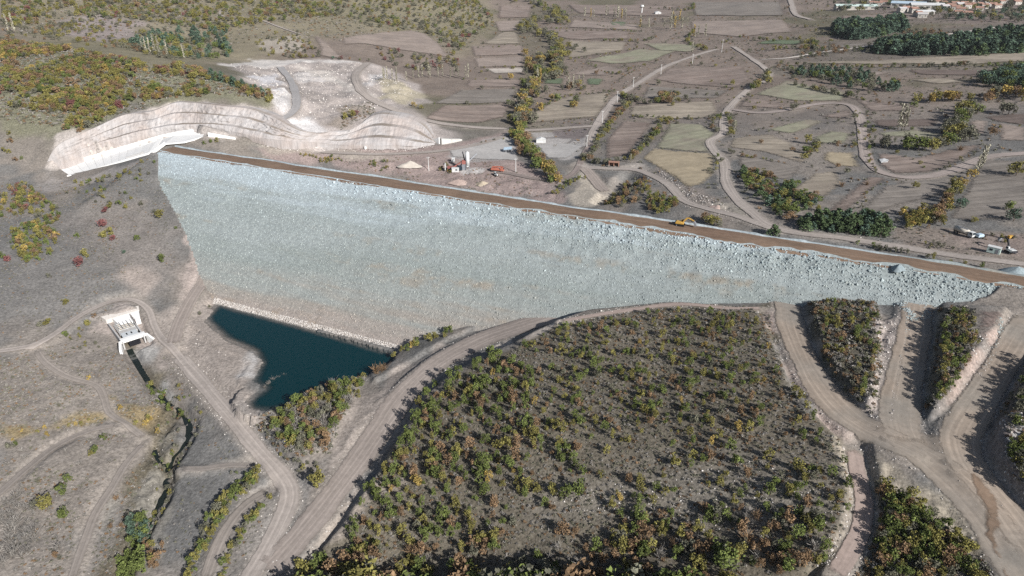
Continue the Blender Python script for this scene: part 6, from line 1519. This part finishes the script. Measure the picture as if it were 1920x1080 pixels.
MB().box((0, 0, 0.75), (2.2, 1.2, 1.1)).build('housing', M_yel, yb, bevel=0.06); MB().box((0, 0, 0.12), (2.4, 1.3, 0.16)).build('skid', M_blk, yb); MB().box((0.4, -0.62, 0.8), (0.9, 0.04, 0.6)).build('grille', M_blk, yb)

# batching plant
bp = empty('batching_plant', tuple(on(877, 319)), 0.0, label='concrete batching plant with a white cement silo and red conveyor', cat='plant')
si = MB().cyl((0, 0, 3.0), (0, 0, 11.2), 1.25, n=16).build('silo', M_wht, bp, True)
MB().cyl((0, 0, 3.0), (0, 0, 1.6), 1.25, 0.35, 14).build('silo_cone', M_wht, si, True); MB().cyl((0, 0, 11.2), (0, 0, 11.9), 1.25, 0.3, 14).build('silo_cap', M_wht, si)
for x, y in ((-1, -1), (1, -1), (1, 1), (-1, 1)): MB().cyl((x, y, 0), (x, y, 3.4), 0.13, n=6).build('silo_leg', M_gry, bp)
MB().prism([(-10.5, 1.2), (-10.3, 0.7), (-2.0, 6.0), (-2.2, 6.6)], 0.2, 1.2).build('conveyor', M_red, bp)
for k in range(4): MB().cyl((-9 + 2.0 * k, 0.7, 0), (-9 + 2.0 * k, 0.7, 1.6 + 1.28 * k), 0.1, n=5).build('conveyor_leg', M_red, bp)
MB().box((-2.2, 0.6, 5.0), (2.6, 2.4, 2.2)).build('mixer', M_red, bp); MB().box((-2.2, 0.6, 2.0), (2.4, 2.2, 3.6), taper=1.0).build('mixer_frame', M_gry, bp)
for k in range(3): MB().box((-11.8 + 1.9 * k, 1.0, 1.5), (1.5, 2.2, 1.2), taper=1.25).build('aggregate_bin', M_red, bp)
MB().box((-14.0, 1.0, 2.0), (0.5, 3.0, 4.0)).build('bin_wall', M_wht, bp)
MB().cyl((-2.0, 2.4, 5.5), (-3.2, 4.6, 10.5), 0.35, n=8).build('chute', M_blk, bp); MB().cyl((-1.6, 2.4, 6.0), (-1.0, 4.0, 10.8), 0.25, n=8).build('chute', M_blk, bp); MB().cyl((1.0, 1.5, 5.5), (5.5, 5.0, 9.0), 0.3, n=8).build('screw_feeder', M_gry, bp)
MB().box((-4.6, -1.2, 1.8), (2.0, 0.25, 3.2), 0.2, 0, -0.5).build('solar_panel', M_gls, bp)
oc = empty('site_cabin', tuple(on(854, 322)), 0.05, label='small white site cabin left of the cement silo', cat='cabin')
MB().box((0, 0, 1.2), (4.4, 2.4, 2.4)).build('body', M_wht, oc, bevel=0.04); MB().box((0, 0, 2.5), (4.7, 2.7, 0.16)).build('roof', M_wht, oc); MB().box((-2.22, 0, 1.1), (0.06, 0.9, 1.9)).build('door', M_gry, oc); MB().box((0.6, -1.22, 1.5), (1.2, 0.06, 0.8)).build('window', M_gls, oc)
oc = empty('control_cabin', tuple(on(850, 303)), 0.0, label='tiny white control cabin under the red conveyor', cat='cabin')
MB().box((0, 0, 1.5), (1.9, 1.8, 2.2)).build('body', M_wht, oc); MB().box((0, 0, 2.66), (2.1, 2.0, 0.12)).build('roof', M_wht, oc); MB().box((-0.97, 0, 1.8), (0.05, 1.2, 0.9)).build('window', M_gls, oc); MB().box((0, 0, 0.2), (2.0, 1.9, 0.4)).build('base', M_gry, oc)
# orange pump truck and white tractor
ot = empty('pump_truck', tuple(on(932, 322)), face_dir((922,321),(945,323)), label='orange concrete pump truck with a folded boom behind the crest', cat='truck')
MB().box((0, 0, 0.95), (8.6, 1.0, 0.35)).build('chassis', M_blk, ot); MB().prism([(-3.9, 1.1), (2.0, 1.1), (2.0, 1.9), (-1.0, 2.4), (-3.6, 2.2)], -1.1, 1.1).build('body', M_org, ot, bevel=0.08)
cb = MB().prism([(2.3, 0.9), (4.4, 0.9), (4.4, 1.9), (4.0, 2.8), (2.3, 2.8)], -1.15, 1.15).build('cab', M_org, ot, bevel=0.08); MB().prism([(4.2, 1.9), (4.45, 1.9), (4.1, 2.7), (3.95, 2.6)], -1.0, 1.0).build('windscreen', M_gls, cb)
MB().prism([(-3.4, 2.5), (3.6, 3.1), (3.6, 3.4), (-3.4, 2.9)], -0.3, 0.3).build('boom', M_org, ot); MB().prism([(-3.0, 3.0), (3.4, 3.5), (3.4, 3.75), (-3.0, 3.3)], -0.2, 0.2).build('boom', M_org, ot)
MB().box((-4.3, 0, 1.3), (1.0, 1.3, 0.9), taper=1.4).build('hopper', M_blk, ot); wheels(ot, (-2.9, -1.7, 3.2), 1.0, 0.5, 0.4)
wt = empty('tractor', tuple(on(929, 330)), face_dir((926,326),(932,330)), label='small white tractor in front of the orange pump truck', cat='tractor')
MB().prism([(0.2, 0.7), (2.0, 0.7), (2.0, 1.3), (0.2, 1.5)], -0.4, 0.4).build('bonnet', M_wht, wt); cb = MB().prism([(-1.0, 0.9), (0.2, 0.9), (0.1, 2.5), (-0.9, 2.5)], -0.65, 0.65).build('cab', M_wht, wt)
MB().prism([(-0.85, 1.5), (0.25, 1.5), (0.13, 2.3), (-0.8, 2.3)], -0.68, 0.68).build('window', M_gls, cb)
for x, r_ in ((-0.7, 0.75), (1.5, 0.45)):
    for s_ in (-1, 1): MB().cyl((x, s_ * .85 - .2, r_), (x, s_ * .85 + .2, r_), r_, n=14).build('wheel', M_rub, wt)
# sheds by the trees, tent, shelter
for k, (px, py) in enumerate(((947, 285), (952, 284.5), (957, 284))):
    g = empty('site_shed', tuple(on(px, py)), 1.5, label=f'{("left", "middle", "right")[k]} one of three small pale roofed sheds beside the riverside trees', cat='shed', group='sheds by the riverside trees')
    MB().box((0, 0, 1.0), (4.0, 1.5, 2.0)).build('body', M_gry, g); MB().prism([(-2.2, 2.0), (2.2, 2.6), (2.2, 2.75), (-2.2, 2.15)], -0.9, 0.9).build('roof', M_blue, g); MB().box((-2.02, 0, 0.9), (0.05, 0.8, 1.6)).build('door', M_blk, g)
te = empty('tarpaulin_shed', tuple(on(1014, 267)), 0.05, label='white covered shed standing on the grey yard right of the trees', cat='shed')
MB().box((0, 0, 1.2), (6.6, 3.4, 2.4)).build('body', M_wht, te); MB().prism([(-3.5, 2.3), (3.5, 2.3), (3.3, 2.6), (0, 3.6), (-3.3, 2.6)], -2.0, 2.0).build('roof', M_wht, te)
br = empty('brick_shelter', tuple(on(1151, 311)), -0.25, label='small open red brick shelter beside the bending dirt road', cat='shelter')
MB().box((0, 1.3, 1.2), (6.0, 0.25, 2.4)).build('back_wall', M_brick, br)
for x in (-2.9, 0.0, 2.9): MB().box((x, 0, 1.15), (0.3, 2.4, 2.3)).build('side_wall', M_brick, br)
MB().prism([(-3.3, 2.35), (3.3, 2.35), (3.3, 2.6), (-3.3, 2.6)], -1.6, 1.6).build('roof', M_brick, br)
tp = castl([(1648,300),(1657,299),(1666,301),(1664,305),(1652,306)]); c = tp.mean(0); tz = H(tp[:, 0], tp[:, 1])
MB().slab([p - c + np.array([0, 0, 0.5 + 0.25 * (k % 2)]) for k, p in enumerate(tp)], 0.45).build('tarpaulin', M_wht, None, label='white tarpaulin sheet spread on the field inside the road loop', cat='tarpaulin').location = c
# poles
M_pole = plain('pole_concrete', (0.60, 0.59, 0.57), 0.8)
POLES = [(804,320,9,'beside the excavated pit behind the crest'),(967,323,9,'right of the orange pump truck'),(1129,231,9.5,'at the fork of the pole-lined road'),(1157,192,9.5,'second from the fork on the straight road'),(1187,164,9.5,'third from the fork on the straight road'),(1239,140,10,'fourth from the fork on the straight road'),(1298,119,10,'farthest on the straight road'),(1100,276,8.5,'at the edge of the grey yard'),(1353,98,14,'at the top of the straight road'),(1298,118,0,'')]
for px, py, h, wh in POLES:
    if not h: continue
    t = empty('power_pole', tuple(on(px, py)), 0.4, label=f'pale concrete power pole {wh}', cat='pole', group='power poles in the valley')
    MB().cyl((0, 0, -0.3), (0, 0, h), 0.26, 0.15, 8).build('pole', M_pole, t); MB().box((0, 0, h - 0.7), (2.2, 0.14, 0.14)).build('cross_arm', M_pole, t)
    for x in (-0.95, 0, 0.95): MB().cyl((x, 0, h - 0.63), (x, 0, h - 0.35), 0.06, n=6).build('insulator', M_wht, t)

# gravel heaps
def heap(px, py, rx, ry, h, mat, name, label, on_crest=None):
    p = np.array(on_crest) if on_crest is not None else on(px, py)
    n, k = 28, 9; V = []; 
    for i in range(k):
        r_ = i / (k - 1)
        for j in range(n):
            a_ = 6.2832 * j / n; rr = r_ * (1 + 0.15 * math.sin(a_ * 3 + px)); x, y = rx * rr * math.cos(a_), ry * rr * math.sin(a_)
            V.append((x, y, h * max(0, 1 - r_) ** 1.1 + float(fbm(np.array([x + px]), np.array([y]), 2.5, 3, 7)[0]) * 0.25 * min(1, 4 * r_) - 0.5 * r_ ** 3))
    Fq = [(i * n + j, i * n + (j + 1) % n, (i + 1) * n + (j + 1) % n, (i + 1) * n + j) for i in range(k - 1) for j in range(n)]
    o = link(name, mesh_np(name, V, np.array(Fq)[:, ::-1], mat, True), None, label=label, cat='heap'); o.location = p
M_blueg = plain('blue_gravel', C(146,158,162), 0.95, 0, 0.25, 1.2); M_pinkg = plain('pink_earth', C(184,164,154), 0.95, 0, 0.2, 0.8)
heap(1905, 515, 9, 5, 3.4, M_blueg, 'gravel_heap', 'blue-grey gravel heap beyond the crest at the right edge')
ug, _ = dam_uv(*atz(1686, 520, 0)); heap(1686, 520, 2.6, 2.2, 1.9, M_blueg, 'gravel_heap', 'small grey gravel heap on the edge of the crest', crest_pt(ug, 1.5))
heap(770, 310, 8, 5, 3.0, plain('sand', C(206,196,184), 0.95, 0, 0.1, 0.6), 'sand_heap', 'pale sand heap in the pit left of the batching plant')
heap(860, 342, 7, 4, 2.0, M_pinkg, 'earth_heap', 'pinkish earth heap just behind the crest'); heap(905, 345, 5, 3, 1.8, plain('tan_earth', C(186,172,152), 0.95, 0, 0.15, 0.8), 'earth_heap', 'tan earth heap just behind the crest')
heap(1345, 388, 4, 3, 1.0, M_pinkg, 'earth_heap', 'light earth heap between the two roads above the crest')

# ------------------------------------------------------------------ village
def barn(px, py, L, Wd, h, rz, roofm, label):
    t = empty('warehouse', tuple(on(px, py)), rz, label=label, cat='warehouse', group='warehouses at the village')
    MB().box((0, 0, h / 2 - 0.5), (L, Wd, h + 1)).build('wall', M_plas, t)
    rf = MB(); k = 6
    rf.prism([(-L / 2 - .5, h), (L / 2 + .5, h), (L / 2 + .5, h + .15), (-L / 2 - .5, h + .15)], -Wd / 2 - .6, Wd / 2 + .6)
    rf.bm.free(); rf = MB()
    A = [(-Wd / 2 - .6, h), (0, h + Wd * .16), (Wd / 2 + .6, h), (Wd / 2 + .6, h + .25), (0, h + Wd * .16 + .25), (-Wd / 2 - .6, h + .25)]
    rf.prism(A, -L / 2 - .5, L / 2 + .5); o = rf.build('roof', roofm, t); o.rotation_euler = (0, 0, math.pi / 2)
    for j in range(5): MB().box((-L / 2 + L * (j + .5) / 5, -Wd / 2 - .04, h * .6), (L / 9, 0.1, h * .3)).build('window', M_gls, t)
    MB().box((L / 2 + .03, 0, h * .4), (0.1, Wd * .35, h * .8)).build('door', M_gry, t)
barn(1603, 18, 62, 15, 5.5, -0.12, M_mint, 'long pale green roofed warehouse left of the village')
barn(1702, 14, 48, 18, 6, -0.55, M_blue, 'blue grey roofed warehouse in the middle of the village edge')
barn(1736, 17, 46, 18, 6, -0.25, M_wht, 'white roofed warehouse right of the blue grey one')
barn(1732, 27, 24, 12, 4, 0.1, M_wht, 'small white roofed shed in front of the warehouses')
def house(px, py, L, Wd, h, rz, label, roofm):
    t = empty('house', tuple(on(px, py)), rz, label=label, cat='house', group='village houses')
    MB().box((0, 0, h / 2 - 0.5), (L, Wd, h + 1)).build('wall', M_plas, t)
    A = [(-Wd / 2 - .6, h), (Wd / 2 + .6, h), (0, h + Wd * .28)]; o = MB().prism(A, -L / 2 - .5, L / 2 + .5).build('roof', roofm, t); o.rotation_euler = (0, 0, math.pi / 2)
    for s_ in (-.28, .28): MB().box((s_ * L, -Wd / 2 - .03, h * .55), (1.2, 0.08, 1.3)).build('window', M_gls, t)
    MB().box((0, -Wd / 2 - .03, 1.0), (1.0, 0.08, 2.0)).build('door', M_gry, t); MB().box((L * .25, Wd * .1, h + Wd * .22), (0.7, 0.7, 1.6)).build('chimney', M_plas, o)
hs = [(1630,5),(1640,6),(1650,5),(1656,8),(1636,10),(1645,11),(1740,3),(1748,4),(1758,4),(1755,8),(1768,9),(1775,13),(1782,17),(1790,11),(1798,14),(1806,12),(1812,16),(1820,13),(1828,15),(1836,13),(1844,16),(1852,14),(1860,13),(1868,15),(1790,20),(1800,22),(1795,28),(1812,30),(1690,24),(1696,22),(1712,24),(1720,31),(1728,33),(1712,6),(1705,4),(1826,5),(1850,6),(1875,8),(1890,5),(1905,8),(1770,19),(1835,20)]
hs.sort()
for k, (px, py) in enumerate(hs):
    where = 'left of the village' if px < 1670 else 'near the warehouses' if px < 1735 else 'in the middle of the village' if px < 1815 else 'on the right of the village'
    same = [q for q in hs if (q[0] < 1670) == (px < 1670) and (1670 <= q[0] < 1735) == (1670 <= px < 1735) and (1735 <= q[0] < 1815) == (1735 <= px < 1815)]
    j = same.index((px, py))
    house(px, py, rng.uniform(9, 13), rng.uniform(7, 9), rng.uniform(3.5, 6), rng.uniform(-.5, .5), f'{ORD[j]} red tiled house from the left {where}', M_roof if k % 6 else plain('roof_grey', (.45, .43, .42)))
fh = empty('farmhouse', tuple(on(1233, 27)), 0.1, label='tiny white farmhouse among the far poplars', cat='house')
MB().box((0, 0, 1.6), (10, 7, 4)).build('wall', M_wht, fh); MB().prism([(-5.4, 3.6), (5.4, 3.6), (0, 5.2)], -3.8, 3.8).build('roof', M_wht, fh); MB().box((0, -3.53, 1.2), (1, .08, 2)).build('door', M_gry, fh)
wt = empty('water_tower', tuple(on(1203, 25)), 0, label='white round water tower beside the far farmhouse', cat='tower')
MB().cyl((0, 0, -.5), (0, 0, 9), 1.2, n=12).build('shaft', M_wht, wt); MB().cyl((0, 0, 9), (0, 0, 11), 1.4, 3.6, 14).build('bowl', M_wht, wt); MB().cyl((0, 0, 11), (0, 0, 13.5), 3.6, 2.6, 14).build('tank', M_wht, wt)

# ------------------------------------------------------------------ thin autumn haze
m = bpy.data.materials.new('haze'); m.use_nodes = True; nt = m.node_tree; nt.nodes.clear()
vo = nt.nodes.new('ShaderNodeVolumePrincipled'); mo = nt.nodes.new('ShaderNodeOutputMaterial')
vo.inputs['Color'].default_value = (0.86, 0.89, 0.97, 1); vo.inputs['Density'].default_value = 0.00003; vo.inputs['Anisotropy'].default_value = 0.0
nt.links.new(vo.outputs[0], mo.inputs['Volume'])
hz = MB().box((0, 4000, 350), (17000, 9400, 1100)).build('haze', m, kind='stuff', label='thin bluish autumn haze over the valley')
